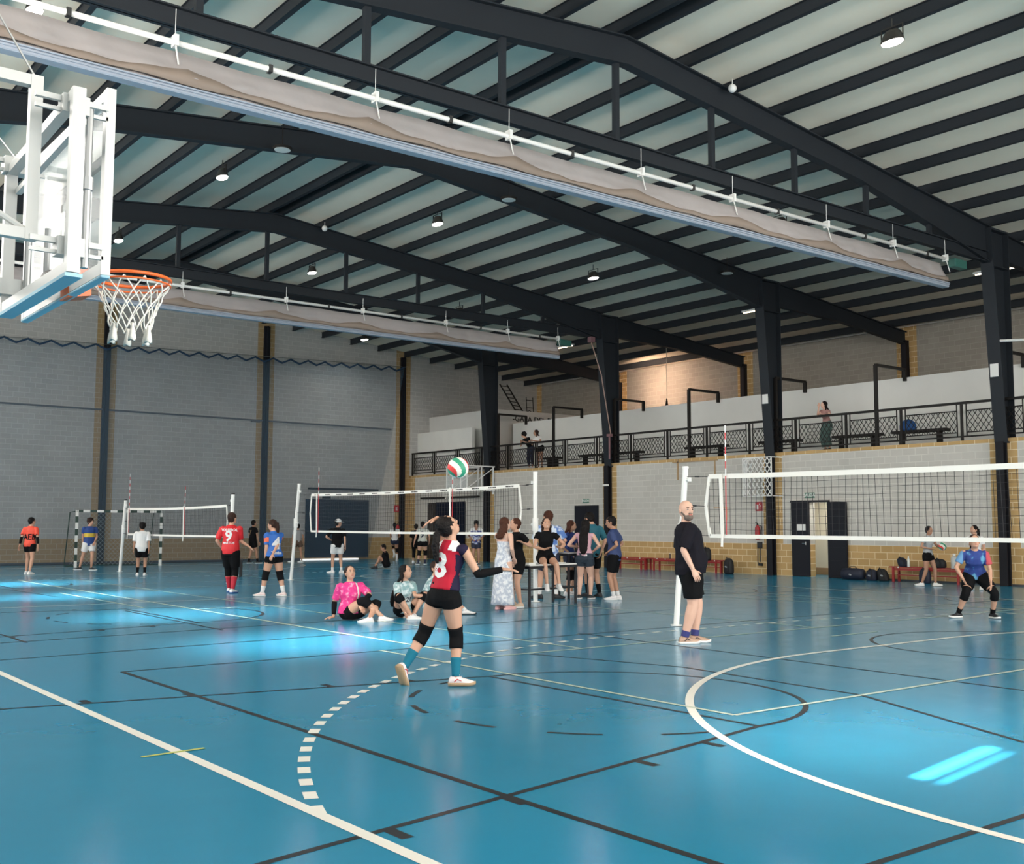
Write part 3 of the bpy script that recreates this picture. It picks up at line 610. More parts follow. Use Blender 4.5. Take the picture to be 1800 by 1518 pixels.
# long light-coloured tubes under the low roof
for i, (x, y, lab) in enumerate(((27.5, 33.0, 'fluorescent strip glowing warm under the low gallery roof at left'), (28.2, 14.0, 'fluorescent strip under the low gallery roof near the right edge'), (27.6, 22.5, 'fluorescent strip under the low gallery roof at mid length'))):
    root = empty('strip_light', (x, y, roofz(x)-.1), lab, 'strip light', 'strip lights over the gallery'); z = roofz(x)-.03
    b = MB(); b.box(x-.06, x+.06, y-.65, y+.65, z-.03, z+.04); b.build('batten', WPAINT, root)
    b = MB(); b.tube([(x, y-.6, z-.05), (x, y+.6, z-.05)], .02, 8); b.build('tube', mat('warm_tube', (1, .9, .75), .5, emit=(1, .80, .58), estr=3.0), root)
area('gallery_strip_glow', (31.2, 32.6, 8.3), (33.2, 32.2, 7.2), 1.6, .2, 120, (1, .66, .46))
area('gallery_strip_glow_near', (30.0, 14, 8.2), (30, 14, 4), 1.2, .2, 30, (1, .9, .8))
# pink hoist winch and rope on the third column
root = empty('rope_hoist', (25.1, 27.5, 5), 'pinkish rope running from the roof down to a winch handle on the third column', 'hoist')
b = MB(); b.tube([(24.2, 27.55, 8.4), (24.6, 27.45, 7.2), (25.12, 27.5, 5.0)], .02, 6); b.build('rope', mat('rope_tan', (.36, .24, .20), .8), root)
b = MB(); b.box(24.98, 25.14, 27.42, 27.58, 4.9, 5.0); b.tube([(25.05, 27.5, 4.9), (25.05, 27.5, 4.05)], .035, 8); b.box(24.1, 24.3, 27.45, 27.65, 8.4, 8.6); b.build('winch', mat('winch_mauve', (.20, .10, .11), .6), root)
b = MB(); b.box(25.0, 25.03, 20.0, 20.22, 5.5, 5.8); tag(b.build('column_notice', PAPER), 'white paper notice stuck on the second column above the railing', 'notice')
b = MB(); b.box(24.98, 25.01, 12.3, 12.52, 5.55, 5.9); tag(b.build('column_notice', PAPER), 'white paper notice stuck on the nearest column at right', 'notice')
b = MB(); b.tube([(25.0, 12.25, 6.5), (25.0, 10.6, 6.35)], .035, 8); tag(b.build('wall_tube', WPAINT), 'short white tube fixed beside the nearest column at the right edge', 'tube')

# ------------------------------------------------------------------ basketball hoops
ORANGE = mat('rim_orange', (.75, .13, .02), .4)
ACRYL = mat('acrylic_board', (.75, .82, .84), .12, alpha=.22)
BOUNCEPAD = mat('floor_bounce_pad', (.34, .56, .68), .6)  # white pad; blue light bounced off the floor is put into its colour
CORD = mat('net_cord', (.80, .78, .72), .8)
CHROME = mat('steel_rod', (.45, .46, .47), .3, .8)
root = empty('basketball_hoop', (-1.4, 4.4, 3.05), 'large white-framed basketball hoop with clear board at the upper left, near the camera', 'basketball hoop')
BX, Y0, Y1, Z0, Z1 = -1.0, 3.6, 5.28, 2.90, 3.95
b = MB(); b.box(BX-.03, BX+.0, Y0+.04, Y1-.04, Z0+.04, Z1-.04); b.build('clear_panel', ACRYL, root)
b = MB(); b.box(BX-.05, BX+.0, Y0, Y0+.06, Z0, Z1); b.box(BX-.05, BX+.0, Y1-.06, Y1, Z0, Z1); b.box(BX-.048, BX-.002, Y0+.06, Y1-.06, Z1-.06, Z1-.002); b.box(BX-.048, BX-.002, Y0+.06, Y1-.06, Z0+.002, Z0+.07)
b.box(BX+.0, BX+.012, 4.02, 4.62, Z0+.15, Z0+.20); b.box(BX, BX+.012, 4.02, 4.62, Z0+.58, Z0+.63); b.box(BX, BX+.012, 4.02, 4.07, Z0+.15, Z0+.63); b.box(BX, BX+.012, 4.57, 4.62, Z0+.15, Z0+.63)
b.build('board_frame', HOOPW, root)
b = MB(); b.box(BX-.052, BX+.002, Y0-.004, Y1+.004, Z0-.018, Z0+.0); b.build('bottom_pad', BOUNCEPAD, root, bevel=.01)
FX = -1.24; fy0, fy1 = 3.46, 4.92
b = MB(); b.box(FX-.028, FX+.04, fy0, fy0+.055, Z0-.04, 3.86); b.box(FX-.028, FX+.04, fy1-.055, fy1, Z0-.04, 3.80); b.bar((FX+.005, fy0+.056, 3.83), (FX+.005, fy1-.056, 3.77), .06, .055); b.box(FX-.026, FX+.038, fy0+.055, fy1-.055, Z0-.038, Z0+.02)
b.bar((FX+.045, fy0+.06, 3.70), (FX+.045, fy1-.06, 3.64), .035, .035); b.build('rear_frame', HOOPW, root)
b = MB(); b.box(FX-.035, FX+.055, fy0, fy1, Z0-.065, Z0-.045); b.build('rear_frame_pad', BOUNCEPAD, root)
for yy in (fy0+.14, fy1-.12):
    b = MB(); b.tube([(FX+.10, yy, Z0+.02), (FX+.10, yy, Z0+.5), (FX+.10, yy, 3.8)], .022, 10); b.tube([(FX+.10, yy, 3.35), (FX+.10, yy, 3.42)], .034, 10); b.build('guide_rod', CHROME, root)
b = MB(); b.tube([(FX+.10, 4.35, Z0), (FX+.10, 4.35, 3.3)], .018, 8); b.build('centre_rod', CHROME, root, smooth=False)
for yy, lab in ((3.56, 'near'), (4.82, 'far')):
    for zz in (3.80, 3.02):
        b = MB(); b.bar((-1.42, yy+.05, zz+.03), (BX-.04, yy+.05, zz+.03), .03, .03); b.bar((-1.42, yy+.05, zz-.03), (BX-.04, yy+.05, zz-.03), .02, .02); b.box(FX-.05, FX+.09, yy, yy+.1, zz-.05, zz+.05); b.build('hinge', HOOPW, root)
AX = -1.36
for yy, z0_, z1_ in ((3.85, 3.12, 3.98), (4.9, 3.05, 3.84)):
    b = MB(); b.box(AX-.032, AX+.032, yy-.03, yy+.03, z0_-.032, z1_+.032); b.box(LW, AX-.032, yy-.028, yy+.028, z1_-.03, z1_+.03); b.box(LW, AX-.032, yy-.028, yy+.028, z0_-.03, z0_+.03); b.box(-2.9, -2.83, yy-.026, yy+.026, z0_+.03, z1_-.03)
    b.tube([(AX-.02, yy, z0_+.02), (-2.8, yy, z1_-.1)], .018, 8); b.build('support_arm', HOOPW, root)
b = MB(); b.tube([(AX, 3.85, 4.0), (-1.9, 3.95, 4.9), (-3.4, 4.2, 8.0)], .006, 5); b.tube([(-1.2, 4.88, 3.84), (-1.6, 4.9, 4.3), (-3.4, 4.9, 8.0)], .006, 5); b.build('stay_cable', CHROME, root)
RC = V(-.655, 4.28, 3.05); RR = .228
b = MB(); b.tube([RC+V(math.cos(a)*RR, math.sin(a)*RR, 0) for a in [q*2*PI/40 for q in range(40)]], .011, 8, closed=True)
b.tube([RC+V(math.cos(a)*(RR), math.sin(a)*(RR), -.035) for a in [q*2*PI/40 for q in range(40)]], .006, 6, closed=True)
rimo = b.build('rim', ORANGE, root, smooth=True)
b = MB(); b.bar(RC+V(-RR, 0, 0), V(BX+.05, 4.30, 3.05), .13, .012); b.bar(RC+V(-RR+.02, .09, -.02), V(BX+.05, 4.38, 2.99), .015, .05); b.bar(RC+V(-RR+.02, -.09, -.02), V(BX+.05, 4.22, 2.99), .015, .05); b.box(BX+.003, BX+.06, 4.2, 4.4, 2.93, 3.07)
b.prism([(BX-.05, 4.2, 2.875), (BX+.08, 4.2, 2.90), (BX+.08, 4.2, 2.96), (BX-.05, 4.2, 2.96)], (0, .17, 0)); b.prism([(BX+.06, 4.22, 3.04), (RC.x-RR+.03, 4.22, 3.04), (BX+.06, 4.22, 2.94)], (0, .16, 0)); b.build('rim_bracket', ORANGE, root)
b = MB(); b.ell((BX-.13, 4.3, 2.99), (.05, 0, 0), (0, .09, 0), (0, 0, .05)); b.tube([(BX-.13, 4.2, 2.98), (BX-.1, 4.42, 2.95), (BX-.15, 4.55, 2.98)], .018, 6); b.build('spring_unit', mat('dark_spring', (.05, .05, .05), .5, .3), root)
# net: twelve loops crossing in diamonds, tassels below
b = MB(); NL = 12
def nr(t): return RR*(1-.50*t-.06*math.sin(t*PI))+.0
for k in range(NL):
    for sg in (1, -1):
        pts = []
        for i in range(19):
            t = i/18; a = 2*PI*k/NL+sg*t*2*PI/NL*2.0; wob = .006*math.sin(k*2.3+i*1.1)
            pts.append(RC+V(math.cos(a)*(nr(t)+wob), math.sin(a)*(nr(t)+wob), -.02-.30*t))
        b.tube(pts, .0042, 6)
for t in (.33, .62):
    pass
neto = b.build('net', CORD, root, smooth=True)
for k in range(6):
    b = MB(); a = 2*PI*(k+.3)/6; p = RC+V(math.cos(a)*nr(1)*1.02, math.sin(a)*nr(1)*1.02, -.31)
    rr_ = []
    for i, (dz, s_) in enumerate(((.02, .012), (0, .010), (-.03, .017), (-.06, .022), (-.085, .024))):
        rr_.append([p+V(math.cos(q*2*PI/14)*s_*(1+.18*math.sin(q*3.7)), math.sin(q*2*PI/14)*s_*(1+.18*math.cos(q*2.9)), dz+(.008*math.sin(q*5) if i == 4 else 0)) for q in range(14)])
    b.loft(rr_); b.build('tassel', CORD, neto, smooth=True)
# far hoop fixed to the right wall
root = empty('basketball_hoop', (24.2, 35.5, 3.3), 'small far basketball hoop with white frame on the right wall behind the flying ball', 'basketball hoop')
b = MB()
for (p, q) in (((23.7, 34.8, 4.1), (23.7, 36.3, 4.1)), ((23.7, 34.8, 3.0), (23.7, 36.3, 3.0)), ((23.7, 34.8, 3.0), (23.7, 34.8, 4.1)), ((23.7, 36.3, 3.0), (23.7, 36.3, 4.1)), ((23.7, 35.25, 3.12), (23.7, 35.25, 3.6)), ((23.7, 35.85, 3.12), (23.7, 35.85, 3.6)), ((23.7, 35.25, 3.6), (23.7, 35.85, 3.6))): b.bar(p, q, .05, .05)
b.build('board_frame', WPAINT, root)
b = MB(); b.box(23.68, 23.7, 34.8, 36.3, 3.0, 4.1); b.build('clear_panel', ACRYL, root)
b = MB()
for yy in (35.0, 36.1):
    for zz in (4.08, 3.05): b.bar((23.72, yy, zz), (RW, yy, zz), .05, .05)
    b.bar((24.6, yy, 3.05), (24.6, yy, 4.08), .04, .04); b.bar((23.8, yy, 3.1), (25.2, yy, 4.0), .03, .03); b.bar((25.22, yy, 2.9), (25.22, yy, 4.1), .06, .06)
b.build('support_arm', WPAINT, root)
RC2 = V(23.25, 35.55, 3.08)
b = MB(); b.tube([RC2+V(math.cos(a)*.23, math.sin(a)*.23, 0) for a in [q*2*PI/28 for q in range(28)]], .014, 6, closed=True); b.bar(RC2+V(.22, 0, 0), (23.68, 35.55, 3.08), .12, .04); b.build('rim', ORANGE, root)
b = MB()
for k in range(10):
    for sg in (1, -1): b.tube([RC2+V(math.cos(2*PI*k/10+sg*t*1.2)*.23*(1-.5*t), math.sin(2*PI*k/10+sg*t*1.2)*.23*(1-.5*t), -.4*t) for t in (0, .25, .5, .75, 1)], .006, 4)
b.build('net', CORD, root)

# ------------------------------------------------------------------ handball goal
GREEN = mat('goal_green', (.02, .05, .04), .5)
root = empty('handball_goal', (10.6, 38.7, 0), 'handball goal with dark green and white striped frame against the end wall', 'goal')
def striped(name, p, q, w, n, first):
    p = Vector(p); q = Vector(q); b = MB()
    for i in range(n): b.mi = (i+first) % 2; b.bar(p.lerp(q, i/n), p.lerp(q, (i+1)/n), w, w)
    b.build(name, [WPAINT, GREEN], root)
striped('goal_post', (9.03, 38.7, 0), (9.03, 38.7, 2.08), .085, 9, 0); striped('goal_post', (12.15, 38.7, 0), (12.15, 38.7, 2.08), .085, 9, 0); striped('crossbar', (8.99, 38.7, 2.04), (12.19, 38.7, 2.04), .085, 13, 1)
b = MB()
for x in (9.03, 12.15): b.tube([(x, 38.74, 2.04), (x-.05, 39.4, 2.0), (x-.1, 39.75, .03)], .02, 6); b.tube([(x, 38.74, .03), (x-.1, 39.75, .03)], .02, 6)
b.tube([(8.93, 39.75, .03), (12.05, 39.75, .03)], .02, 6); b.build('rear_frame', GREEN, root)
b = MB(); lattice(b, (9.03, 39.45, .05), (1, 0, 0), (0, .03, 1), 3.1, 1.95, .16, .005, 1.0); b.build('net', mat('pale_net', (.35, .37, .35), .8), root)

# ------------------------------------------------------------------ volleyball nets
NETC = mat('black_net_cord', (.015, .015, .017), .7); TAPE = mat('net_tape', (.85, .83, .78), .6); AW = mat('antenna_white', (.8, .8, .8), .4); AR = mat('antenna_red', (.55, .02, .03), .4)
def vnet(x, posts, y0, y1, zt, zb, label, plabels, ants, dull=0, marks=False, r=.0048, step=.10):
    for (bx, by, tx_, ty, tz), pl in zip(posts, plabels):
        pr = empty('net_post', (bx, by, 0), pl, 'net post', 'volleyball net posts'); d = 1 if by > (y0+y1)/2 else -1
        b = MB(); b.tube([(bx, by, 0), (tx_, ty, tz)], .045 if not dull else .05, 14); b.build('pole', WPAINT, pr, smooth=False)
        b = MB(); b.tube([(tx_, ty, tz), (tx_, ty, tz+.035)], .05, 14); b.build('cap', WPAINT if not dull else NETC, pr)
        b = MB(); t = Vector((bx, by, 0)).lerp(Vector((tx_, ty, tz)), .60); b.tube([t-V(0, 0, .13), t+V(0, 0, .13)], .062, 12); b.tube([t+V(0, -.04*d, 0), t+V(0, -.12*d, 0)], .03, 8)
        t2 = Vector((bx, by, 0)).lerp(Vector((tx_, ty, tz)), .93); b.tube([t2, t2+V(0, -.1*d, 0)], .02, 8); b.tube([t2+V(0, -.1*d, -.03), t2+V(0, -.1*d, .03)], .03, 8)
        b.tube([(bx, by, .005), (bx, by, .02)], .09, 14); b.build('winch', WPAINT, pr)
    nr_ = empty('volleyball_net', (x, (y0+y1)/2, zb), label, 'volleyball net', 'volleyball nets')
    sag = lambda t: .035*4*t*(1-t)
    N = 40
    def tape(z, h, w_, name, sg=1):
        b = MB(); prev = None
        for i in range(N+1):
            t = i/N; y = y0+(y1-y0)*t; zz = z-sag(t)*sg
            cur = [(x-w_, y, zz-h/2), (x-w_, y, zz+h/2), (x+w_, y, zz+h/2), (x+w_, y, zz-h/2)]
            cur = [b.bm.verts.new(c) for c in cur]
            if prev:
                for q in range(4): b.bm.faces.new((prev[q], cur[q], cur[(q+1) % 4], prev[(q+1) % 4]))
            else: b.bm.faces.new(cur)
            prev = cur
        b.bm.faces.new(prev[::-1])
        if marks and name == 'top_tape':
            b.mi = 1
            for k in range(15):
                yy = y0+(k+.5)*(y1-y0)/15; zz = z-sag((k+.5)/15)
                for j in range(5): b.box(x-w_-.004, x-w_, yy-.13+j*.055, yy-.09+j*.055, zz-.012, zz+.014)
        b.build(name, [TAPE, NETC], nr_)
    tape(zt, .07, .012, 'top_tape'); tape(zb, .055, .010, 'bottom_tape', .3)
    for yy, d in ((y0, -1), (y1, 1)):
        b = MB(); b.bar((x, yy-.0*d, zt), (x, yy+.10*d-.02*d, (zt+zb)/2), .045, .02, (1, 0, 0)); b.bar((x, yy+.08*d, (zt+zb)/2), (x, yy, zb), .045, .02, (1, 0, 0)); b.build('side_tape', TAPE, nr_)
    b = MB(); y = y0+step/2
    k = 0
    while y < y1:
        t = (y-y0)/(y1-y0); b.bar((x, y, zb-sag(t)*.3), (x+.004*math.sin(k), y+.03*math.sin(k*.7), zt-sag(t)), r, r); y += step; k += 1
    z = zb+step
    while z < zt-.03:
        f = (z-zb)/(zt-zb); prev = None
        for i in range(N+1):
            t = i/N; c = V(x, y0+(y1-y0)*t, z-sag(t)*(.3+.7*f)+.006*math.sin(i*1.3+z*9))
            if prev is not None: b.bar(prev, c, r, r)
            prev = c
        z += step
    b.build('mesh', NETC, nr_)
    for (bx, by, tx_, ty, tz) in posts:
        e = y0 if by < (y0+y1)/2 else y1; d = 1 if by > e else -1
        P_ = lambda z: Vector((bx, by, 0)).lerp(Vector((tx_, ty, tz)), z/tz)
        for zz in (zt, (zt+zb)/2, zb):
            a = V(x, e+(.08*d if abs(zz-(zt+zb)/2) < .01 else 0), zz); c = P_(zz+.02); b = MB(); b.tube([a, a.lerp(c, .45), a.lerp(c, .55), c], [.005, .005, .005, .005], 5); b.tube([a.lerp(c, .42), a.lerp(c, .58)], .012, 6); b.build('tension_cord', NETC, nr_)
    for (ya, z0_, z1_, lab) in ants:
        ar = empty('net_antenna', (x-.02, ya, z0_), lab, 'antenna', 'striped net antennas')
        b = MB(); n = int((z1_-zt+.02)/.1); b.mi = 1; b.tube([(x-.03, ya, z0_), (x-.03, ya, zt)], .008, 6)
        for i in range(n): b.mi = i % 2; z_ = zt+(z1_-zt)*i/n; b.tube([(x-.03, ya, z_), (x-.03, ya, z_+(z1_-zt)/n)], .0085, 6)
        b.build('rod', [AW, AR], ar)
        b = MB(); b.bar((x-.03, ya+.1, zt+.03), (x-.03, ya+.08, zb+.02), .055, .015, (1, 0, 0)); b.bar((x-.03, ya+.08, zb+.02), (x-.035, ya+.09, zb-.16), .035, .012, (1, 0, 0)); b.build('sleeve_tape', TAPE, ar)
vnet(9.7, [(9.68, 9.55, 9.70, 9.34, 2.44), (9.7, -1.4, 9.7, -1.25, 2.44)], -.6, 8.85, 2.30, 1.40, 'nearest volleyball net running off the right edge of the photo',
     ['white net post behind the bald man', 'white net post at the far right end of the nearest net'], [(8.5, 1.42, 3.06, 'red and white antenna on the nearest net beside the bald man'), (-.3, 1.42, 3.06, 'red and white antenna at the right end of the nearest net')])
vnet(11.25, [(11.25, 14.95, 11.25, 14.96, 2.62), (11.22, 25.86, 11.25, 25.52, 2.68)], 15.5, 24.75, 2.38, 1.38, 'middle volleyball net with white tapes behind the server',
     ['thick white net post beside the table', 'leaning white net post right of the ponytailed player in blue'], [(24.3, 1.35, 3.12, 'antenna at the left end of the middle net'), (17.9, 1.75, 3.10, 'antenna and white tape above the server in the middle net')], marks=True)
vnet(9.1, [(9.1, 34.0, 9.1, 33.65, 2.35), (9.1, 25.2, 9.1, 25.1, 2.36)], 25.5, 33.3, 2.06, 1.24, 'farthest volleyball net at left, in front of the handball goal',
     ['greyish net post in front of the handball goal', 'white net post behind the man in the red jersey'], [(28.4, 1.25, 2.66, 'antenna with white tape on the farthest net'), (33.2, 1.3, 3.2, 'thin antenna at the left end of the farthest net')], dull=1, r=.0045)

# ------------------------------------------------------------------ tables, benches, bags
DKM = mat('table_frame_black', (.012, .012, .016), .4); TOPW = mat('white_table_top', (.80, .80, .78), .4)
def table(o, ang, L_, D_, h, lab, top=TOPW, brace=True, fr=DKM):
    root = empty('folding_table', o, lab, 'table'); u = V(math.cos(ang), math.sin(ang), 0); n = V(-u.y, u.x, 0); o = V(*o)
    b = MB(); b.prism([o, o+u*L_, o+u*L_+n*D_, o+n*D_], (0, 0, .025)); bmesh.ops.translate(b.bm, verts=b.bm.verts, vec=(0, 0, h-.025)); b.build('table_top', top, root, bevel=.006)
    b = MB()
    for p, q in ((o, o+u*L_), (o+n*D_, o+u*L_+n*D_), (o, o+n*D_), (o+u*L_, o+u*L_+n*D_)): b.bar(p+V(0, 0, h-.05), q+V(0, 0, h-.05), .04, .045)
    if brace:
        b.bar(o+n*D_*.02+V(0, 0, .33), o+u*L_+n*D_*.02+V(0, 0, .33), .035, .035); b.bar(o+V(0, 0, .33), o+n*D_+V(0, 0, .33), .03, .03); b.bar(o+u*L_+V(0, 0, .33), o+u*L_+n*D_+V(0, 0, .33), .03, .03)
    b.build('frame', fr, root)
    for p in (o+u*.02+n*.02, o+u*(L_-.02)+n*.02, o+u*.02+n*(D_-.02), o+u*(L_-.02)+n*(D_-.02)):
        b = MB(); b.bar(p, p+V(0, 0, h-.03), .04, .04, (0, 1, 0)); b.build('leg', fr, root)
table((10.25, 13.9, 0), math.atan2(.28, 1.44), 1.47, .62, .80, 'white-topped table with black frame that the laughing woman sits on')
table((12.40, 15.25, 0), 0, .60, .35, .98, 'taller dark-edged table behind, between the pink top and the net post', top=mat('grey_top', (.45, .44, .44), .5), brace=False)
table((10.75, 28.2, 0), 1.1, .9, .45, .55, 'small thin dark bench-table on the floor right of the man in the red jersey', top=mat('brown_top', (.12, .07, .05), .5), brace=False)
REDB = mat('bench_red', (.30, .015, .015), .5)
def rbench(x, y0, y1, lab):
    root = empty('red_bench', (x, (y0+y1)/2, 0), lab, 'bench', 'red benches along the right wall')
    b = MB()
    for k in range(3): b.box(x-.17+k*.125, x-.07+k*.125, y0, y1, .40, .43)
    b.build('seat', REDB, root)
    b = MB(); b.box(x-.15, x-.12, y0+.1, y1-.1, .33, .39); b.box(x-.015, x+.015, y0+.15, y1-.15, .18, .21); b.build('stretcher', REDB, root)
    for yy in (y0+.12, y0+.32, y1-.12):
        for dx in (-.14, .14):
            b = MB(); b.box(x+dx-.022, x+dx+.022, yy-.03, yy+.03, 0, .40); b.build('leg', REDB, root)
    b = MB()
    for yy in (y0+.35, y1-.3, (y0+y1)/2+.1): b.ell((x-.175, yy, .41), (.012, 0, 0), (0, .03, 0), (0, 0, .02), 8, 6)
    b.build('white_label', WPAINT, root)
for y0, y1, lab in ((25.2, 27.0, 'red bench along the wall just right of the boy in navy'), (23.4, 25.0, 'second red bench along the wall behind the bald man'), (21.7, 23.2, 'red bench showing right of the bald man, next to a black backpack'), (13.15, 15.55, 'red bench on the right wall holding a bottle and bags, behind the ready-stance player')): rbench(24.85, y0, y1, lab)
BAGB = mat('black_bag', (.008, .008, .010), .65, bump=.4, bscale=14); BAGN = mat('navy_bag', (.008, .012, .03), .65, bump=.4, bscale=14)
def bag(x, y, z, w, d, h, lab, M, kind='backpack', logo=True, tilt=0):
    root = empty(kind if kind != 'duffel' else 'duffel_bag', (x, y, z), lab, 'bag')
    c = V(x, y, z); b = MB()
    if kind == 'duffel': b.loft([(c+V(tilt*0, t, h*.5), V(d/2*s_, 0, 0), V(0, 0, h/2*s_)) for t, s_ in ((-w/2, .5), (-w/2+.04, .9), (-w/4, 1), (w/4, 1), (w/2-.04, .9), (w/2, .5))])
    else: b.loft([(c+V(0, tilt*t, t), V(d/2*s_, 0, 0), V(0, w/2*s_, 0)) for t, s_ in ((0, .82), (h*.12, 1), (h*.5, 1.0), (h*.8, .88), (h*.95, .55), (h, .2))])
    b.build('body', M, root, smooth=True)
    b = MB()
    if kind == 'duffel': b.tube([c+V(0, -w*.2, h*.9), c+V(0, -w*.1, h*1.12), c+V(0, w*.1, h*1.12), c+V(0, w*.2, h*.9)], .012, 6)
    else: b.tube([c+V(-d*.3, -w*.15+tilt*h, h*.9), c+V(-d*.35, tilt*h, h*1.06), c+V(-d*.3, w*.15+tilt*h, h*.9)], .012, 6); b.tube([c+V(-d*.52, -w*.2, h*.15), c+V(-d*.56, -w*.25, h*.5), c+V(-d*.3, -w*.15+tilt*h, h*.9)], .014, 6)
    b.build('strap', BAGB, root)
    if logo:
        b = MB(); b.ell(c+V(-d*.5, 0, h*.45), (.015, 0, 0), (0, .05, .01), (0, 0, .025), 10, 6); b.build('pale_patch', mat('grey_patch', (.3, .32, .34), .6), root)
bag(24.7, 21.46, 0, .36, .3, .52, 'black backpack on the floor leaning on the end of a red bench', BAGB)
bag(24.6, 22.3, .43, .3, .25, .42, 'black bag on the red bench behind the bald man', BAGB, logo=False)
bag(24.75, 16.78, 0, .75, .32, .34, 'large dark duffel bag on the floor right beside the dark door', BAGN, 'duffel')
bag(24.75, 16.15, 0, .36, .28, .33, 'middle dark backpack in the row on the floor between door and bench', BAGN)
bag(24.75, 15.75, 0, .34, .26, .36, 'dark backpack on the floor touching the left leg of the right-hand bench', BAGB, tilt=.25)
bag(24.75, 15.12, .43, .30, .2, .26, 'dark folded bag on the right-hand red bench next to a white bottle', BAGN, logo=False, tilt=.3)
bag(24.75, 14.05, .43, .44, .24, .25, 'black bag on the right-hand red bench behind the girl in grey', BAGB, logo=False)
bag(24.55, 14.35, 0, .34, .26, .42, 'dark blue bag under the right-hand red bench behind the grey-shirted girl', BAGN, logo=False)
bag(10.30, 14.45, .8, .26, .2, .30, 'black bag standing on the left end of the white-topped table', BAGB, logo=False)
def bottle(x, y, z, h, r_, col, lab, a=None):
    root = empty('bottle', (x, y, z), lab, 'bottle'); c = V(x, y, z)
    b = MB(); b.tube([c, c+V(0, 0, .01), c+V(0, 0, h*.7), c+V(0, 0, h*.85)], [r_*.9, r_, r_, r_*.45], 12); b.build('flask', mat('bottle_'+lab[:6], col, .3, alpha=a), root, smooth=True)
    b = MB(); b.tube([c+V(0, 0, h*.85), c+V(0, 0, h)], r_*.42, 10); b.build('cap', WPAINT, root)
bottle(24.68, 14.92, .43, .30, .04, (.7, .72, .68), 'white water bottle standing on the right-hand red bench')
bottle(24.68, 13.55, .43, .40, .09, (.6, .68, .72), 'large clear water jug on the right-hand red bench', .5)
bottle(24.7, 24.1, .43, .2, .03, (.08, .05, .04), 'small dark bottle on the second red bench')
for i, (du, dn, w_, h_, lab) in enumerate(((.12, .12, .2, .03, 'small white stack of papers at the left end of the white-topped table'), (1.15, .25, .28, .012, 'white sheet lying on the right part of the white-topped table'))):
    u = V(.982, .191, 0); n = V(-.191, .982, 0); p = V(10.25, 13.9, .80)+u*du+n*dn
    b = MB(); b.prism([p, p+u*w_, p+u*w_+n*.2, p+n*.2], (0, 0, h_)); tag(b.build('paper_sheets', PAPER), lab, 'paper')

# ------------------------------------------------------------------ volleyballs
def ball(c, r_, lab, name='volleyball'):
    bm = bmesh.new(); bmesh.ops.create_uvsphere(bm, u_segments=96, v_segments=64, radius=r_)
    A = Matrix.Rotation(.5, 3, 'X') @ Matrix.Rotation(.9, 3, 'Z')
    for f in bm.faces:
        p = A @ f.calc_center_median(); p.normalize(); f.smooth = True
        ph = math.atan2(p.y, p.x)+1.3*p.z; k = (ph/(2*PI)*8) % 8; ki = int(k)
        f.material_index = {0: 1, 2: 0, 3: 2, 4: 1, 6: 2}.get(ki, 0)
    bmesh.ops.translate(bm, verts=bm.verts, vec=Vector((0, 0, 0)))
    me = bpy.data.meshes.new(name); bm.to_mesh(me); bm.free()
    for q in (mat('ball_white', (.82, .78, .68), .5), mat('ball_red', (.72, .05, .05), .5), mat('ball_green', (.03, .28, .16), .5)): me.materials.append(q)
    o = bpy.data.objects.new(name, me); COL.objects.link(o); o.location = c; tag(o, lab, 'ball'); return o
ball(V(3.30, 6.4, 2.11), .105, 'red, green and white volleyball in the air above the server')
# ------------------------------------------------------------------ people
CR = V(math.cos(YAW), -math.sin(YAW), 0); CF = V(math.sin(YAW), math.cos(YAW), 0)
SK1 = mat('skin_light', (.56, .31, .21), .5); SK2 = mat('skin_tan', (.42, .22, .14), .5); SK3 = mat('skin_pale', (.66, .40, .30), .5); SK4 = mat('skin_brown', (.20, .095, .055), .5)
HB = mat('hair_black', (.006, .004, .004), .6, 0, .2, bump=.6, bscale=60); HBR = mat('hair_brown', (.03, .013, .009), .6, 0, .2, bump=.6, bscale=60); HR = mat('hair_reddish_brown', (.065, .022, .012), .6, 0, .2, bump=.6, bscale=60)
EYW = mat('eye_white', (.42, .38, .36), .4); EYD = mat('eye_dark', (.02, .012, .01), .2); LIP = mat('lip', (.42, .12, .10), .5); TEETH = mat('teeth', (.8, .78, .72), .4); BEARD = mat('beard_grey', (.16, .12, .10), .8, bump=.5, bscale=80)
BLK = mat('black_fabric', (.005, .005, .006), .85, 0, .15, bump=.15, bscale=25); WHT = mat('white_fabric', (.72, .72, .72), .75, bump=.2, bscale=14); NVY = mat('navy_fabric', (.012, .018, .045), .75)
SOLE = mat('shoe_sole_white', (.75, .74, .72), .5); SHW = mat('shoe_white', (.74, .72, .72), .5); SHB = mat('shoe_black', (.015, .015, .018), .5); SOLG = mat('gum_sole', (.42, .28, .16), .6)
RED = mat('red_accent', (.6, .04, .05), .5)
def pattern(name, c1, c2, scale, c3=None):
    if name in MATS: return MATS[name]
    M = mat(name, c1, .75); nt = M.node_tree; b = nt.nodes['Principled BSDF']; tc = nt.nodes.new('ShaderNodeTexCoord')
    v = nt.nodes.new('ShaderNodeTexNoise'); v.inputs['Scale'].default_value = scale; v.inputs['Detail'].default_value = 3; nt.links.new(tc.outputs['Object'], v.inputs['Vector'])
    cr = nt.nodes.new('ShaderNodeValToRGB'); e = cr.color_ramp.elements; e[0].position = .44; e[1].position = .56; e[0].color = (*c2, 1); e[1].color = (*c1, 1)
    if c3: q = e.new(.66); q.color = (*c3, 1)
    nt.links.new(v.outputs['Fac'], cr.inputs[0]); nt.links.new(cr.outputs[0], b.inputs['Base Color']); return M
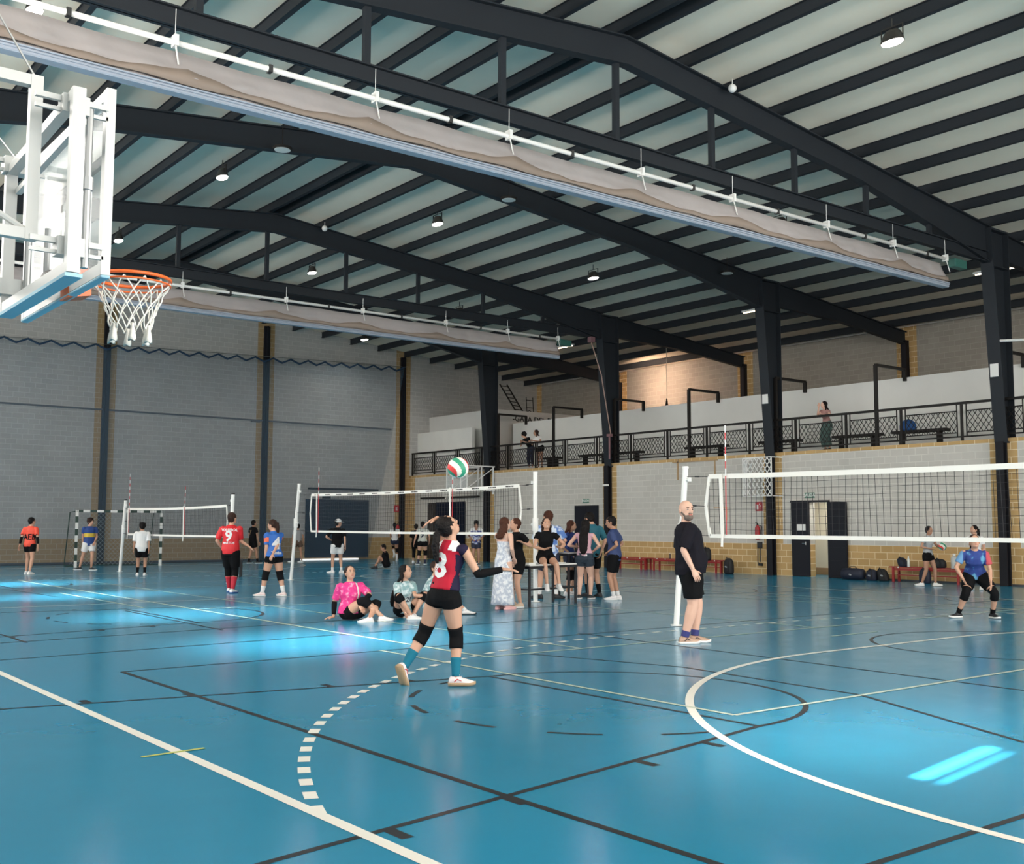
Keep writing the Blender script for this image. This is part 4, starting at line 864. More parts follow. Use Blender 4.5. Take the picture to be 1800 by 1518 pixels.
def bake(bm, vox, smooth=3, mats=(), paint=None, extra=None, name='m'):
    bmesh.ops.recalc_face_normals(bm, faces=bm.faces)
    me = bpy.data.meshes.new('tmp'); bm.to_mesh(me); bm.free(); o = bpy.data.objects.new('tmp', me); COL.objects.link(o)
    r_ = o.modifiers.new('r', 'REMESH'); r_.mode = 'VOXEL'; r_.voxel_size = vox
    if smooth: s_ = o.modifiers.new('s', 'SMOOTH'); s_.factor = .5; s_.iterations = smooth
    dg = bpy.context.evaluated_depsgraph_get(); nm = bpy.data.meshes.new_from_object(o.evaluated_get(dg)); bpy.data.objects.remove(o); bpy.data.meshes.remove(me)
    nm.name = name; nm.materials.clear()
    b2 = bmesh.new(); b2.from_mesh(nm)
    for f in b2.faces: f.smooth = True; f.material_index = paint(f.calc_center_median()) if paint else 0
    if extra is not None:
        bmesh.ops.recalc_face_normals(extra, faces=extra.faces)
        for f in extra.faces: f.smooth = True
        t = bpy.data.meshes.new('t'); extra.to_mesh(t); extra.free(); b2.from_mesh(t); bpy.data.meshes.remove(t)
    b2.to_mesh(nm); b2.free()
    for q in mats: nm.materials.append(q)
    return nm
def link(nm, name, root):
    o = bpy.data.objects.new(name, nm); COL.objects.link(o); o.parent = root; o.matrix_parent_inverse = Matrix.Translation(-root.location); return o
def ik(A, T, l1, l2, hint):
    d = T-A; L_ = d.length
    if L_ > (l1+l2)*.998: T = A+d.normalized()*(l1+l2)*.998; d = T-A; L_ = d.length
    if L_ < abs(l1-l2)+.02: L_ = abs(l1-l2)+.02
    x = (l1*l1-l2*l2+L_*L_)/(2*L_); h = math.sqrt(max(0, l1*l1-x*x)); u = d.normalized(); hv = hint-u*hint.dot(u)
    if hv.length < 1e-4: hv = u.orthogonal()
    return A+u*x+hv.normalized()*h, T
def seg2(a, m_, c, ts, te, r_, n=8):
    """points along a-m-c between params ts..te (0..1 upper, 1..2 lower)"""
    out = []
    for i in range(n+1):
        t = ts+(te-ts)*i/n; out.append(a.lerp(m_, t) if t <= 1 else m_.lerp(c, t-1))
    return out
def interp(tab, t):
    for (a, va), (b_, vb) in zip(tab[:-1], tab[1:]):
        if t <= b_: return va+(vb-va)*(t-a)/(b_-a)
    return tab[-1][1]
LEG = [(0, .056), (.25, .053), (.6, .044), (.9, .034), (1.0, .033), (1.3, .033), (1.6, .026), (1.9, .020), (2.0, .020)]
ARM = [(0, .029), (.4, .026), (.8, .022), (1.0, .021), (1.25, .022), (1.6, .018), (2.0, .014)]
TOR = [(-.20, .060, .050), (-.08, .088, .066), (.05, .094, .066), (.22, .083, .057), (.42, .073, .050), (.62, .083, .058), (.80, .092, .058), (.90, .094, .050), (.96, .084, .043), (1.01, .056, .037), (1.07, .034, .034)]
def person(label, loc, H, rel, lh=None, rh=None, lf=None, rf=None, kl=None, kr=None, el=None, er=None, pel=None, neck=None, hy=None, hp=0, htilt=0, twist=0, vox=.014, k=1.0, fem=False, belly=0,
           skin=SK1, hair='short', hairm=HB, face=False, shirt=None, shorts=None, socks=None, shoes=None, pads=None, sleeves=None, dress=None, hcurl=.35, spread=.3, fl=None, fr_=None, flp=0, frp=0, texts=(), z0=0, beard=False, cap=None, glasses=False, group=None, ldir=None, rdir=None, lean_f=0, hsh=None):
    """view-frame targets are (to the image right, away from the camera, height) in metres from loc"""
    loc = V(loc[0], loc[1], z0); root = empty('person', loc, label, 'person', group)
    T = lambda v: loc+CR*v[0]+CF*v[1]+V(0, 0, v[2])
    h = YAW+math.radians(rel); f = V(math.sin(h), math.cos(h), 0); r = V(math.cos(h), -math.sin(h), 0); up_ = V(0, 0, 1)
    P = T(pel) if pel else loc+up_*.515*H+f*0
    N_ = T(neck) if neck else P+up_*.31*H+f*(.012+lean_f)*H
    sp = (N_-P); slen = sp.length; su = sp.normalized()
    tw = math.radians(twist); fs = (f*math.cos(tw)+r*math.sin(tw)); rs = fs.cross(up_)
    rs = (rs-su*rs.dot(su)).normalized(); fs = su.cross(rs).normalized()
    rp = (r-su*r.dot(su)*.5).normalized(); 
    sw = (.098 if fem else .108)*k**.5; hw = .050
    shL, shR = N_-rs*sw*H-su*.022*H, N_+rs*sw*H-su*.022*H; hL, hR = P-rp*hw*H-up_*.0*H, P+rp*hw*H
    ht = {-1: (lf, kl, hL), 1: (rf, kr, hR)}
    J = {}
    for s_, (ft, kn, hj) in ht.items():
        A = T(ft) if ft else hj+V(0, 0, loc.z+.045*H-hj.z)+r*s_*.015*H
        hint = (T(kn)-hj.lerp(A, .5)) if kn else f+r*s_*.15
        J[s_] = (hj, *ik(hj, A, .245*H, .235*H, hint))
    AJ = {}
    for s_, hd, eh, sh in ((-1, lh, el, shL), (1, rh, er, shR)):
        A = T(hd) if hd else sh+r*s_*.035*H+f*.03*H-up_*.315*H
        hint = (T(eh)-sh.lerp(A, .5)) if eh else -f*.6+r*s_*.5-up_*.15
        AJ[s_] = (sh, *ik(sh, A, .172*H, .148*H, hint))
    # head frame
    ya = h+math.radians(hy if hy is not None else 0) if hy is not None else h+tw
    if hy is not None: ya = YAW+math.radians(hy)
    hf = V(math.sin(ya)*math.cos(math.radians(hp)), math.cos(ya)*math.cos(math.radians(hp)), math.sin(math.radians(hp))); hr = V(math.cos(ya), -math.sin(ya), 0); hu = hr.cross(hf)
    G = H*1.10; HC = N_+su*.040*H+hu*.057*H+hf*.016*H
    kw = k
    def tor(s, infl=0, bl=0):
        for (a, wa, da), (c, wc, dc) in zip(TOR[:-1], TOR[1:]):
            if s <= c: t = max(0, (s-a)/(c-a)); w = wa+(wc-wa)*t; d = da+(dc-da)*t; break
        else: w, d = TOR[-1][1:]
        if fem:
            if s < .15: w *= 1.04
            elif .3 < s < .55: w *= .90
            elif s > .6: w *= .93
        else:
            if s < .2: w *= .93
            elif .3 < s < .55: w *= 1.06
        be = belly*math.exp(-((s-.30)/.22)**2)
        m_ = min(1, max(0, (s-.1)/.6)); R_ = (rp*(1-m_)+rs*m_).normalized(); F_ = su.cross(R_).normalized() if True else fs
        c = P+su*s*slen+F_*(be*.6+(.006 if .55 < s < .85 else 0))*H
        if fem and .6 < s < .8: d *= 1.12; c = c+F_*.006*H
        kk = kw if s < .95 else 1
        return (c, R_*(w*kk+infl)*H, F_*(d*kk+be*.8+infl)*H)
    pd = MB()
    pd.loft([tor(s) for s in (-.20, -.08, .05, .22, .42, .62, .80, .90, .96, 1.01, 1.07)])
    for s_ in (-1, 1):
        sh, e, w_ = AJ[s_]; ts = [0, .2, .5, .8, 1, 1.2, 1.5, 1.8, 2.0]; pts = [sh.lerp(e, t) if t <= 1 else e.lerp(w_, t-1) for t in ts]
        pd.tube(pts, [interp(ARM, t)*H*k**.5 for t in ts], 12); pd.ell(sh-up_*.006*H-rs*s_*.004*H, rs*.031*H*k**.5, fs*.032*H, su*.032*H)
        hj, kn, an = J[s_]; ts = [0, .15, .4, .7, .9, 1, 1.15, 1.3, 1.6, 1.85, 2.0]; pts = [hj.lerp(kn, t) if t <= 1 else kn.lerp(an, t-1) for t in ts]
        pd.tube(pts, [interp(LEG, t)*H*kw*(1.05 if fem and t < .8 else 1) for t in ts], 14); pd.ell(hj, rp*.05*H*kw, f*.055*H*kw, up_*.05*H)
        pd.ell(an, V(.02*H, 0, 0), V(0, .02*H, 0), V(0, 0, .02*H))
    pd.tube([N_-su*.02*H, N_+su*.02*H, HC-hu*.03*H], [.036*H*k**.3, .031*H*k**.3, .030*H*k**.3], 12)
    pd.ell(HC+hu*.008*G-hf*.004*G, hr*.045*G, hf*.056*G, hu*.058*G, 18, 12); pd.ell(HC-hu*.028*G+hf*.016*G, hr*.033*G, hf*.036*G, hu*.036*G)
    if vox < .02: pd.ell(HC+hf*.055*G-hu*.006*G, hr*.008*G, hf*.011*G, hu*.014*G)
    # extra geometry merged unremeshed: hands, ears, face
    ex = MB()
    for s_ in (-1, 1):
        sh, e, w_ = AJ[s_]; d0 = (w_-e).normalized(); hd = ldir if s_ < 0 else rdir
        d = (CR*hd[0]+CF*hd[1]+up_*hd[2]).normalized() if hd else d0
        side = d.cross(up_) if abs(d.z) < .8 else d.cross(f)
        pn = (side.normalized()*s_ if abs(d.z) > .8 else up_); ac = d.cross(pn).normalized(); pn = ac.cross(d).normalized()
        ex.loft([(w_-d*.01*H, ac*.014*H, pn*.012*H), (w_+d*.012*H, ac*.017*H, pn*.011*H), (w_+d*.035*H, ac*.024*H, pn*.010*H), (w_+d*.052*H, ac*.024*H, pn*.008*H), (w_+d*.056*H, ac*.018*H, pn*.005*H)])
        for q, (off, ln) in enumerate(((-.018, .040), (-.0065, .046), (.0055, .043), (.017, .034))):
            b0 = w_+d*.050*H+ac*off*H; d1 = (d+ac*off*spread*14-pn*hcurl*.5).normalized(); b1 = b0+d1*ln*.45*H; d2 = (d1-pn*hcurl).normalized(); b2_ = b1+d2*ln*.3*H; b3 = b2_+(d2-pn*hcurl).normalized()*ln*.25*H
            ex.tube([b0, b1, b2_, b3], [.0058*H, .0054*H, .0050*H, .0036*H], 7)
        b0 = w_+d*.018*H-ac*.016*H*1; tdir = (d*.7-ac*.8-pn*.3).normalized(); b1 = b0+tdir*.022*H; b2_ = b1+(tdir+d*.5).normalized()*.02*H
        ex.tube([b0-tdir*.006*H, b1, b2_], [.0075*H, .0062*H, .0045*H], 7)
        ear = HC+hr*s_*.044*G-hf*.004*G-hu*.004*G; ex.ell(ear, hr*.006*G, hf*.010*G, hu*.016*G, 8, 6)
    if face:
        for s_ in (-1, 1):
            ec = HC+hf*.0475*G+hr*s_*.0175*G+hu*.006*G; ex.mi = 1; ex.ell(ec, hr*.0080*G, hf*.005*G, hu*.0036*G, 10, 6); ex.mi = 2; ex.ell(ec+hf*.0035*G, hr*.0042*G, hf*.0035*G, hu*.0042*G, 8, 6)
            ex.bar(ec+hu*.012*G-hr*.009*G+hf*.003*G, ec+hu*.0125*G+hr*.009*G+hf*.002*G, .004*G, .003*G)
        ex.mi = 3; ex.ell(HC+hf*.0505*G-hu*.030*G, hr*.014*G, hf*.004*G, hu*.0045*G, 10, 6)
        if face == 'smile': ex.mi = 4; ex.ell(HC+hf*.052*G-hu*.0295*G, hr*.0115*G, hf*.004*G, hu*.0032*G, 10, 6)
        ex.mi = 0
    vo = vox
    nm = bake(pd.bm, vo, 3, (skin, EYW, EYD, LIP, TEETH), None, ex.bm, 'body'); link(nm, 'body', root)
    if glasses:
        b = MB()
        for s_ in (-1, 1): c = HC+hf*.058*G+hr*s_*.018*G+hu*.004*G; b.tube([c+hr*math.cos(a)*.013*G+hu*math.sin(a)*.010*G for a in [q*PI/6 for q in range(12)]], .0018*G, 5, closed=True); b.tube([c+hr*s_*.013*G, HC+hr*s_*.046*G], .0018*G, 5)
        b.build('glasses', EYD, root)
    # hair
    hb = MB(); hv = max(.010, vox*.8)
    if hair != 'bald':
        big = {'curly': 1.12}.get(hair, 1.0)
        hb.ell(HC+hu*.016*G-hf*.012*G, hr*.050*G*big, hf*.055*G*big, hu*.055*G*big, 18, 12)
        if hair in ('short', 'curly', 'cap'): hb.ell(HC-hf*.022*G-hu*.012*G, hr*.043*G, hf*.036*G, hu*.040*G)
        if hair == 'curly':
            for q in range(16):
                a = q*2.4; hb.ell(HC+hu*(.030+.03*math.sin(q*1.7))*G-hf*.012*G+hr*math.cos(a)*.04*G+hf*math.sin(a)*.04*G, hr*.016*G, hf*.016*G, hu*.016*G, 8, 6)
        if hair == 'pony':
            hb.ell(HC-hf*.02*G, hr*.045*G, hf*.042*G, hu*.046*G); a = HC-hf*.055*G+hu*.018*G
            hb.tube([a+hf*.01*G, a-hf*.018*G-up_*.01*G, a-hf*.026*G-up_*.06*G, a-hf*.02*G-up_*.12*G, a-hf*.012*G-up_*.17*G], [.014*G, .020*G, .021*G, .017*G, .006*G], 10)
        if hair in ('long', 'verylong', 'bob'):
            L_ = {'long': .14, 'verylong': .27, 'bob': .07}[hair]; a = HC-hf*.028*G
            Bk = lambda d_, q_: N_-fs*(.052+q_)*H-su*d_*H+((CR*hsh[0]+CF*hsh[1])*min(1, d_/.2) if hsh else V(0, 0, 0))
            hb.loft([(a+hu*.02*H, hr*.046*H, hf*.034*H), (a-hu*.045*H, hr*.053*H, hf*.036*H), (Bk(.02, .004), rs*.058*H, fs*.032*H), (Bk(L_*.45, .018), rs*.060*H, fs*.030*H), (Bk(L_*.8, .02), rs*.050*H, fs*.024*H), (Bk(L_, .018), rs*.026*H, fs*.012*H)])
            for s_ in (-1, 1): hb.tube([HC+hr*s_*.042*G+hu*.02*G-hf*.01*G, HC+hr*s_*.048*G-hu*.03*G-hf*.012*G, HC+hr*s_*.046*G-up_*.10*G-hf*.015*G], [.014*G, .013*G, .008*G], 8)
        nm = bake(hb.bm, hv, 2, (hairm,), name='hair')
        for v in nm.vertices: v.co += Vector(v.normal)*(noise.noise(v.co*(55 if hair == 'curly' else 40))*.004*G)
        link(nm, 'hair', root)
    else: hb.bm.free()
    if beard:
        b = MB(); b.ell(HC-hu*.044*G+hf*.026*G, hr*.031*G, hf*.031*G, hu*.025*G); b.ell(HC-hu*.022*G+hf*.050*G, hr*.016*G, hf*.006*G, hu*.005*G)
        for s_ in (-1, 1): b.tube([HC-hu*.04*G+hf*.03*G+hr*s_*.022*G, HC-hu*.01*G+hf*.004*G+hr*s_*.040*G], [.009*G, .006*G], 8)
        b.build('beard', BEARD if beard is True else beard, root, smooth=True)
    if cap is not None:
        b = MB(); b.loft([(HC+hu*.012*G-hf*.004*G, hr*.053*G, hf*.060*G), (HC+hu*.035*G-hf*.004*G, hr*.052*G, hf*.058*G), (HC+hu*.062*G-hf*.006*G, hr*.036*G, hf*.040*G), (HC+hu*.072*G-hf*.006*G, hr*.010*G, hf*.010*G)])
        c = HC+hu*.020*G+hf*.05*G; b.loft([(c, hr*.045*G, hu*.004*G), (c+hf*.025*G-hu*.003*G, hr*.040*G, hu*.004*G), (c+hf*.045*G-hu*.008*G, hr*.022*G, hu*.003*G)]); b.build('cap', cap, root, smooth=True)
    loc_f = lambda p: ((p-loc).dot(r)/H, (p-loc).dot(f)/H, (p-loc).z/H, (p-P).dot(su)/slen, (p-P).dot(rs)/H, (p-P).dot(fs)/H)
    # shirt
    sobj = None
    if shirt:
        inf = shirt.get('infl', .009); hem = shirt.get('hem', -.05); sl = shirt.get('sleeve', .55); sb = MB()
        ss = [hem]+[s for s in (.05, .22, .42, .62, .80, .90, .96) if s > hem+.05]
        loose = shirt.get('loose', 0)
        rg = []
        for s in ss:
            c, a, d = tor(s, inf+loose*(.5+.5*(1-max(0, s)) if s < .9 else .3)); rg.append((c, a, d))
        c, a, d = tor(1.01, .006); rg.append((c, a, d)); c, a, d = tor(1.055, .004); rg.append((c, a, d)); sb.loft(rg)
        for s_ in (-1, 1):
            sh, e, w_ = AJ[s_]
            sb.ell(sh-su*.008*H-rs*s_*.008*H, rs*(.030*k**.5+inf)*H, fs*(.032+inf)*H, su*(.030+inf*.6)*H)
            sll = sl if not isinstance(sl, dict) else sl[s_]
            if sll > 0.1:
                ts = [0, sll*.5, sll] if sll <= 1 else [0, .5, 1, sll]; pts = [sh.lerp(e, t) if t <= 1 else e.lerp(w_, t-1) for t in ts]
                sb.tube(pts, [((interp(ARM, t)+(-.001 if i == 0 else 0))*k**.5+inf*.8+loose*.4*(i > 0))*H*(1.0+.10*(i == len(ts)-1)) for i, t in enumerate(ts)], 14)
        pf = shirt.get('paint'); nm = bake(sb.bm, max(.010, vox*.85), 2, shirt['mats'], (lambda p: pf(*loc_f(p))) if pf else None, name=shirt.get('name', 'shirt'))
        for v in nm.vertices: v.co += Vector(v.normal)*(noise.noise(v.co*9)*.006*H)
        sobj = link(nm, shirt.get('name', 'shirt'), root)
        for (txt, size, cx, cs, side, M) in texts:
            n_ = fs*side; ux = rs*side*1.0 if side > 0 else rs
            ux = (su.cross(n_)).normalized(); cu = bpy.data.curves.new('t', 'FONT'); cu.body = txt; cu.size = size; cu.align_x = 'CENTER'; cu.align_y = 'CENTER'; cu.offset = size*.03; cu.resolution_u = 2
            to = bpy.data.objects.new('t', cu); COL.objects.link(to); dg = bpy.context.evaluated_depsgraph_get(); tm = bpy.data.meshes.new_from_object(to.evaluated_get(dg)); bpy.data.objects.remove(to)
            tb = bmesh.new(); tb.from_mesh(tm); bmesh.ops.subdivide_edges(tb, edges=[e_ for e_ in tb.edges if e_.calc_length() > size*.3], cuts=2); bmesh.ops.triangulate(tb, faces=tb.faces)
            bv = BVHTree.FromPolygons([v.co for v in nm.vertices], [p.vertices for p in nm.polygons]); ctr = P+su*cs*slen+rs*cx*H
            for v in tb.verts:
                o_ = ctr+ux*v.co.x+su*v.co.y+n_*.5; hit = bv.ray_cast(o_, -n_)[0]; hit = hit or bv.find_nearest(o_-n_*.44)[0]; v.co = hit+n_*.006
            tb.to_mesh(tm); tb.free(); tm.materials.clear(); tm.materials.append(M); tm.name = 'lettering'; q_ = link(tm, 'lettering', root); q_.parent = sobj; q_.matrix_parent_inverse = Matrix.Identity(4)
    if shorts:
        inf = shorts.get('infl', .006); ln = shorts.get('len', .45); sb = MB(); tp = shorts.get('top', .16)
        sb.loft([tor(s, inf) for s in (-.2, -.08, .05, tp)])
        for s_ in (-1, 1):
            hj, kn, an = J[s_]; ts = [0, ln*.4, ln*.8, ln] if ln <= 1 else [0, .5, .9, 1, 1.1, ln]; pts = [hj.lerp(kn, t) if t <= 1 else kn.lerp(an, t-1) for t in ts]; fl_ = shorts.get('flare', 0)
            sb.tube(pts, [(interp(LEG, t)*kw*(1.05 if fem and t < .8 else 1)+inf+fl_*t/max(ln, .01))*H for t in ts], 16); sb.ell(hj, rp*(.05*kw+inf)*H, f*(.056*kw+inf)*H, up_*.05*H)
        pf = shorts.get('paint'); nm = bake(sb.bm, max(.010, vox*.85), 2, shorts['mats'], (lambda p: pf(*loc_f(p))) if pf else None, name=shorts.get('name', 'shorts'))
        for v in nm.vertices: v.co += Vector(v.normal)*(noise.noise(v.co*8)*.004*H)
        link(nm, shorts.get('name', 'shorts'), root)
    if dress:
        b = MB(); rg = []; top = dress.get('top', .78)
        for s in (top, .62, .42, .22, .05): c, a, d = tor(s, .008); rg.append((c, a, d))
        base = loc+up_*dress['hem']; c0 = rg[-1][0]
        rings = []
        for i, (c, a, d) in enumerate(rg): rings.append([c+a*math.cos(q*PI/20)+d*math.sin(q*PI/20) for q in range(40)])
        for j in range(1, 9):
            t = j/8; c = c0.lerp(V(base.x, base.y, base.z), t); w_ = (.098+.035*t)*H; d_ = (.075+.045*t)*H
            rings.append([c+r*math.cos(q*PI/20)*w_*(1+.06*t*math.sin(q*PI/20*7))+f*math.sin(q*PI/20)*d_*(1+.06*t*math.cos(q*PI/20*7)) for q in range(40)])
        b.loft(rings); o = b.build('dress', dress['mat'], root, smooth=True)
        b = MB()
        for s_ in (-1, 1): b.tube([tor(.80)[0]+rs*s_*.05*H+fs*.055*H, shL.lerp(shR, .5+s_*.30)+su*.022*H, tor(.78)[0]+rs*s_*.05*H-fs*.058*H], .004*H, 6)
        b.build('strap', dress['mat'], root)
    def cuff(name, jt, tab, ts, te, M, inf=.004, n=6, kk=1.0):
        a, m_, c = jt; b = MB(); tt = [ts+(te-ts)*i/n for i in range(n+1)]; pts = [a.lerp(m_, t) if t <= 1 else m_.lerp(c, t-1) for t in tt]
        b.tube(pts, [(interp(tab, t)*kk+inf)*H for t in tt], 16); o = b.build(name, M, root, smooth=True); return o
    for s_ in (-1, 1):
        if pads: cuff('knee_pad', J[s_], LEG, .76, 1.30, pads, .006, 8, kw*(1.03 if fem else 1))
        if socks: cuff('sock', J[s_], LEG, socks[1], 1.98, socks[0] if not isinstance(socks[0], dict) else socks[0][s_], .0035, 8, kw)
        if sleeves: cuff('arm_sleeve', AJ[s_], ARM, sleeves[1], sleeves[2] if len(sleeves) > 2 else 1.97, sleeves[0], .0035, 8, k**.5)
        if shoes:
            up_m, so_m = shoes[0], shoes[1]; an = J[s_][2]; fa = fl if s_ < 0 else fr_; pt = flp if s_ < 0 else frp
            fh = YAW+math.radians(fa) if fa is not None else h+s_*.15; cp = math.radians(pt)
            ff = V(math.sin(fh)*math.cos(cp), math.cos(fh)*math.cos(cp), math.sin(cp)); fr2 = V(math.cos(fh), -math.sin(fh), 0); fu = fr2.cross(ff); b = MB(); b.mi = 0
            base = an-fu*.045*H
            rr = []
            for t, w_, h_ in ((-.040, .014, .030), (-.034, .022, .044), (-.012, .025, .060), (.012, .024, .058), (.040, .026, .040), (.075, .029, .030), (.098, .024, .024), (.112, .012, .018)):
                c = base+ff*t*H; pts = []
                for q in range(14):
                    a = q*2*PI/14; x_ = math.cos(a); y_ = math.sin(a); pts.append(c+fr2*w_*H*x_*(1-.25*max(0, y_))+fu*(h_*.5+h_*.5*y_+.004)*H)
                rr.append(pts)
            b.loft(rr); b.mi = 1
            rr = []
            for t, w_ in ((-.045, .012), (-.036, .024), (0, .026), (.04, .026), (.078, .031), (.102, .025), (.118, .010)):
                c = base+ff*t*H; lift = .008*max(0, (t-.08)/.04); rr.append([c+fr2*w_*H*x_+fu*(y_+lift)*H for x_, y_ in ((-1, 0), (1, 0), (1.03, .010), (1, .016), (-1, .016), (-1.03, .010))])
            b.loft(rr)
            if len(shoes) > 2:
                b.mi = 2
                for sd2 in (-1, 1):
                    q0 = base+fu*.032*H+fr2*sd2*.0262*H; b.bar(q0-ff*.008*H-fu*.010*H, q0+ff*.012*H+fu*.008*H, .003*H, .005*H); b.bar(q0+ff*.012*H+fu*.006*H, q0+ff*.034*H-fu*.004*H, .003*H, .004*H)
                b.mi = 0
                for q in range(3): c = base+ff*(.022+.013*q)*H+fu*(.060-.009*q)*H; b.bar(c-fr2*.014*H, c+fr2*.014*H, .004*H, .003*H)
            b.build('shoe', [up_m, so_m]+([shoes[2]] if len(shoes) > 2 else []), root, smooth=True)
    return dict(P=P, N=N_, HC=HC, f=f, r=r, J=J, AJ=AJ, H=H, root=root)

# --- the server in the foreground
CRIM = mat('crimson_jersey', (.42, .010, .030), .7, 0, .25, bump=.25, bscale=10, var=.22, vscale=5); NVJ = mat('jersey_navy', (.014, .010, .035), .7, 0, .2)
TEAL = mat('teal_sock', (.012, .15, .23), .8, 0, .2)
def pj(x, y, z, s, lx, lf_):
    if s > .86 and abs(lx) > .030: return 2 if .075 > abs(lx) else 1
    if abs(lx) > .094: return 1
    if abs(lx) > .074 and s < .80: return 1
    return 0
sv = person('server in crimson jersey, black shorts and teal socks looking up at the ball', (3.27, 6.38), 1.66, 38, pel=(-.115, .0, .865), neck=(-.055, .0, 1.375),
       rh=(.455, -.05, 1.12), er=(.26, -.12, .9), lh=(-.19, .0, 1.615), el=(.15, .1, 2.6), ldir=(-1, -.1, -.48), rdir=(1, -.05, -.05), rf=(.005, -.03, .085), kr=(.06, .2, .5), lf=(-.50, .02, .17), kl=(-.25, .3, .5),
       fl=30, flp=-62, fr_=88, frp=0, hy=58, hp=38, twist=-4, vox=.0095, fem=True, k=1.04, hair='pony', hairm=HB, face=True, skin=SK1, shirt=dict(mats=(CRIM, NVJ, WHT), hem=.12, infl=.008, sleeve=0, paint=pj, name='jersey'),
       shorts=dict(mats=(BLK,), infl=.004, len=.26, top=.26), pads=BLK, socks=(TEAL, 1.52), sleeves=(BLK, .86), shoes=(mat('shoe_pinkish_white', (.74, .66, .66), .5), SOLG, RED), texts=(('8', .33, -.012, .54, -1, WHT),), hcurl=.22, spread=.75)
# --- bald coach
person('bald bearded man in black standing in front of the nearest net post', (7.97, 7.69), 1.88, 82, pel=(.02, .0, .97), neck=(-.03, .0, 1.57), rh=(.01, -.30, .98), er=(-.22, -.26, 1.2), lh=(.08, .24, 1.02), el=(-.1, .4, 1.2), rf=(-.08, -.10, .085), lf=(.08, .06, .085), kr=(.2, -.1, .5), kl=(.3, .1, .5),
       fr_=78, fl=84, hy=158, hp=2, vox=.011, k=1.26, belly=.032, skin=SK3, hair='bald', face=True, beard=True, shirt=dict(mats=(mat('dark_tee', (.010, .009, .014), .85, 0, .15, bump=.2, bscale=8),), hem=-.10, infl=.012, sleeve=.92, loose=.012, name='t_shirt'),
       shorts=dict(mats=(BLK,), infl=.008, len=.82, flare=.012), socks=(mat('blue_sock', (.03, .035, .17), .7), 1.80), shoes=(mat('tan_sneaker', (.46, .30, .22), .6), SOLE, SHB))
# --- players and visitors on the left
ORJ = mat('orange_red_jersey', (.78, .07, .035), .6, bump=.2, bscale=12)
person('player in orange-red jersey with black forearm sleeves seen from behind at far left', (6.21, 33.77), 1.78, 8, rh=(.30, -.1, .86), lh=(-.30, -.1, .80), rf=(.09, -.15, .08), lf=(-.12, .1, .08), hy=40, vox=.019, shirt=dict(mats=(ORJ,), hem=-.12, loose=.01, sleeve=.75), shorts=dict(mats=(BLK,), len=.5, infl=.010), sleeves=(BLK, .95, 1.75), shoes=(SHW, SOLE), texts=(('7AEM', .24, 0, .42, -1, BLK),))
BOCA = mat('royal_blue_shirt', (.012, .05, .22), .65); YELS = mat('yellow_stripe', (.68, .48, .06), .65)
person('boy in blue shirt with yellow band and white shorts before the goal', (8.63, 35.82), 1.78, 148, rh=(-.22, 0, .82), lh=(.22, -.1, .95), rf=(-.30, .0, .08), lf=(.12, -.05, .08), fr_=-100, fl=95, hy=118, vox=.019, face=True, hair='curly', hairm=HBR, shirt=dict(mats=(BOCA, YELS), hem=-.15, loose=.012, sleeve=.6, paint=lambda x, y, z, s, lx, lf_: 1 if .38 < s < .62 and abs(lx) < .11 else 0), shorts=dict(mats=(WHT,), len=.68, infl=.016), shoes=(SHB, SOLE))
person('boy from behind in white t-shirt and black shorts by the far net post', (8.78, 31.07), 1.62, -12, rh=(.24, -.05, .72), lh=(-.24, -.05, .74), hy=-48, vox=.018, hair='curly', skin=SK2, shirt=dict(mats=(WHT,), hem=-.22, loose=.022, sleeve=.95, infl=.012), shorts=dict(mats=(BLK,), len=.72, infl=.016), socks=(BLK, 1.55), shoes=(SHW, SOLE))
REDJ = mat('red_jersey', (.62, .012, .02), .6, bump=.2, bscale=12)
person('man in red jersey with white number and red socks, arm stretched right', (7.41, 21.29), 1.84, 8, rh=(.42, .0, 1.06), er=(.22, .1, 1.15), lh=(-.20, .16, .98), el=(-.50, -.1, 1.15), rdir=(1, 0, -.75), rf=(.09, -.08, .085), lf=(-.06, .22, .085), hy=28, vox=.015, k=1.10, hairm=HBR, shirt=dict(mats=(REDJ, WHT), hem=-.12, loose=.012, sleeve=.85, paint=lambda x, y, z, s, lx, lf_: 1 if abs(lx) > .185 and s < .8 else 0),
       shorts=dict(mats=(BLK,), len=.82, infl=.014), pads=BLK, socks=({-1: mat('red_sock', (.45, .01, .03), .7), 1: mat('red_sock', (.45, .01, .03), .7)}, 1.34), shoes=(SHW, mat('blue_sole', (.02, .1, .3), .5)), texts=(('9', .34, 0, .58, -1, WHT), ('VOLEIBOL', .085, 0, .84, -1, WHT), ('MARTOS', .07, 0, .32, -1, WHT)))
person('dark-haired man in black shirt walking to the right past the second wall post', (16.04, 39.01), 1.76, 45, rh=(.28, -.1, .85), lh=(-.05, .2, .9), rf=(.22, 0, .08), lf=(-.17, .1, .08), vox=.02, skin=SK2, shirt=dict(mats=(BLK,), hem=-.15, loose=.012, sleeve=.6), shorts=dict(mats=(BLK,), len=.62, infl=.012), socks=(BLK, 1.7), shoes=(SHB, SOLE), texts=(('7', .24, 0, .6, -1, mat('dull_gold', (.25, .15, .07), .6)),))
BL4 = mat('bright_blue_jersey', (.02, .12, .44), .6, bump=.2, bscale=12); ORS = mat('orange_sleeve', (.75, .14, .06), .6)
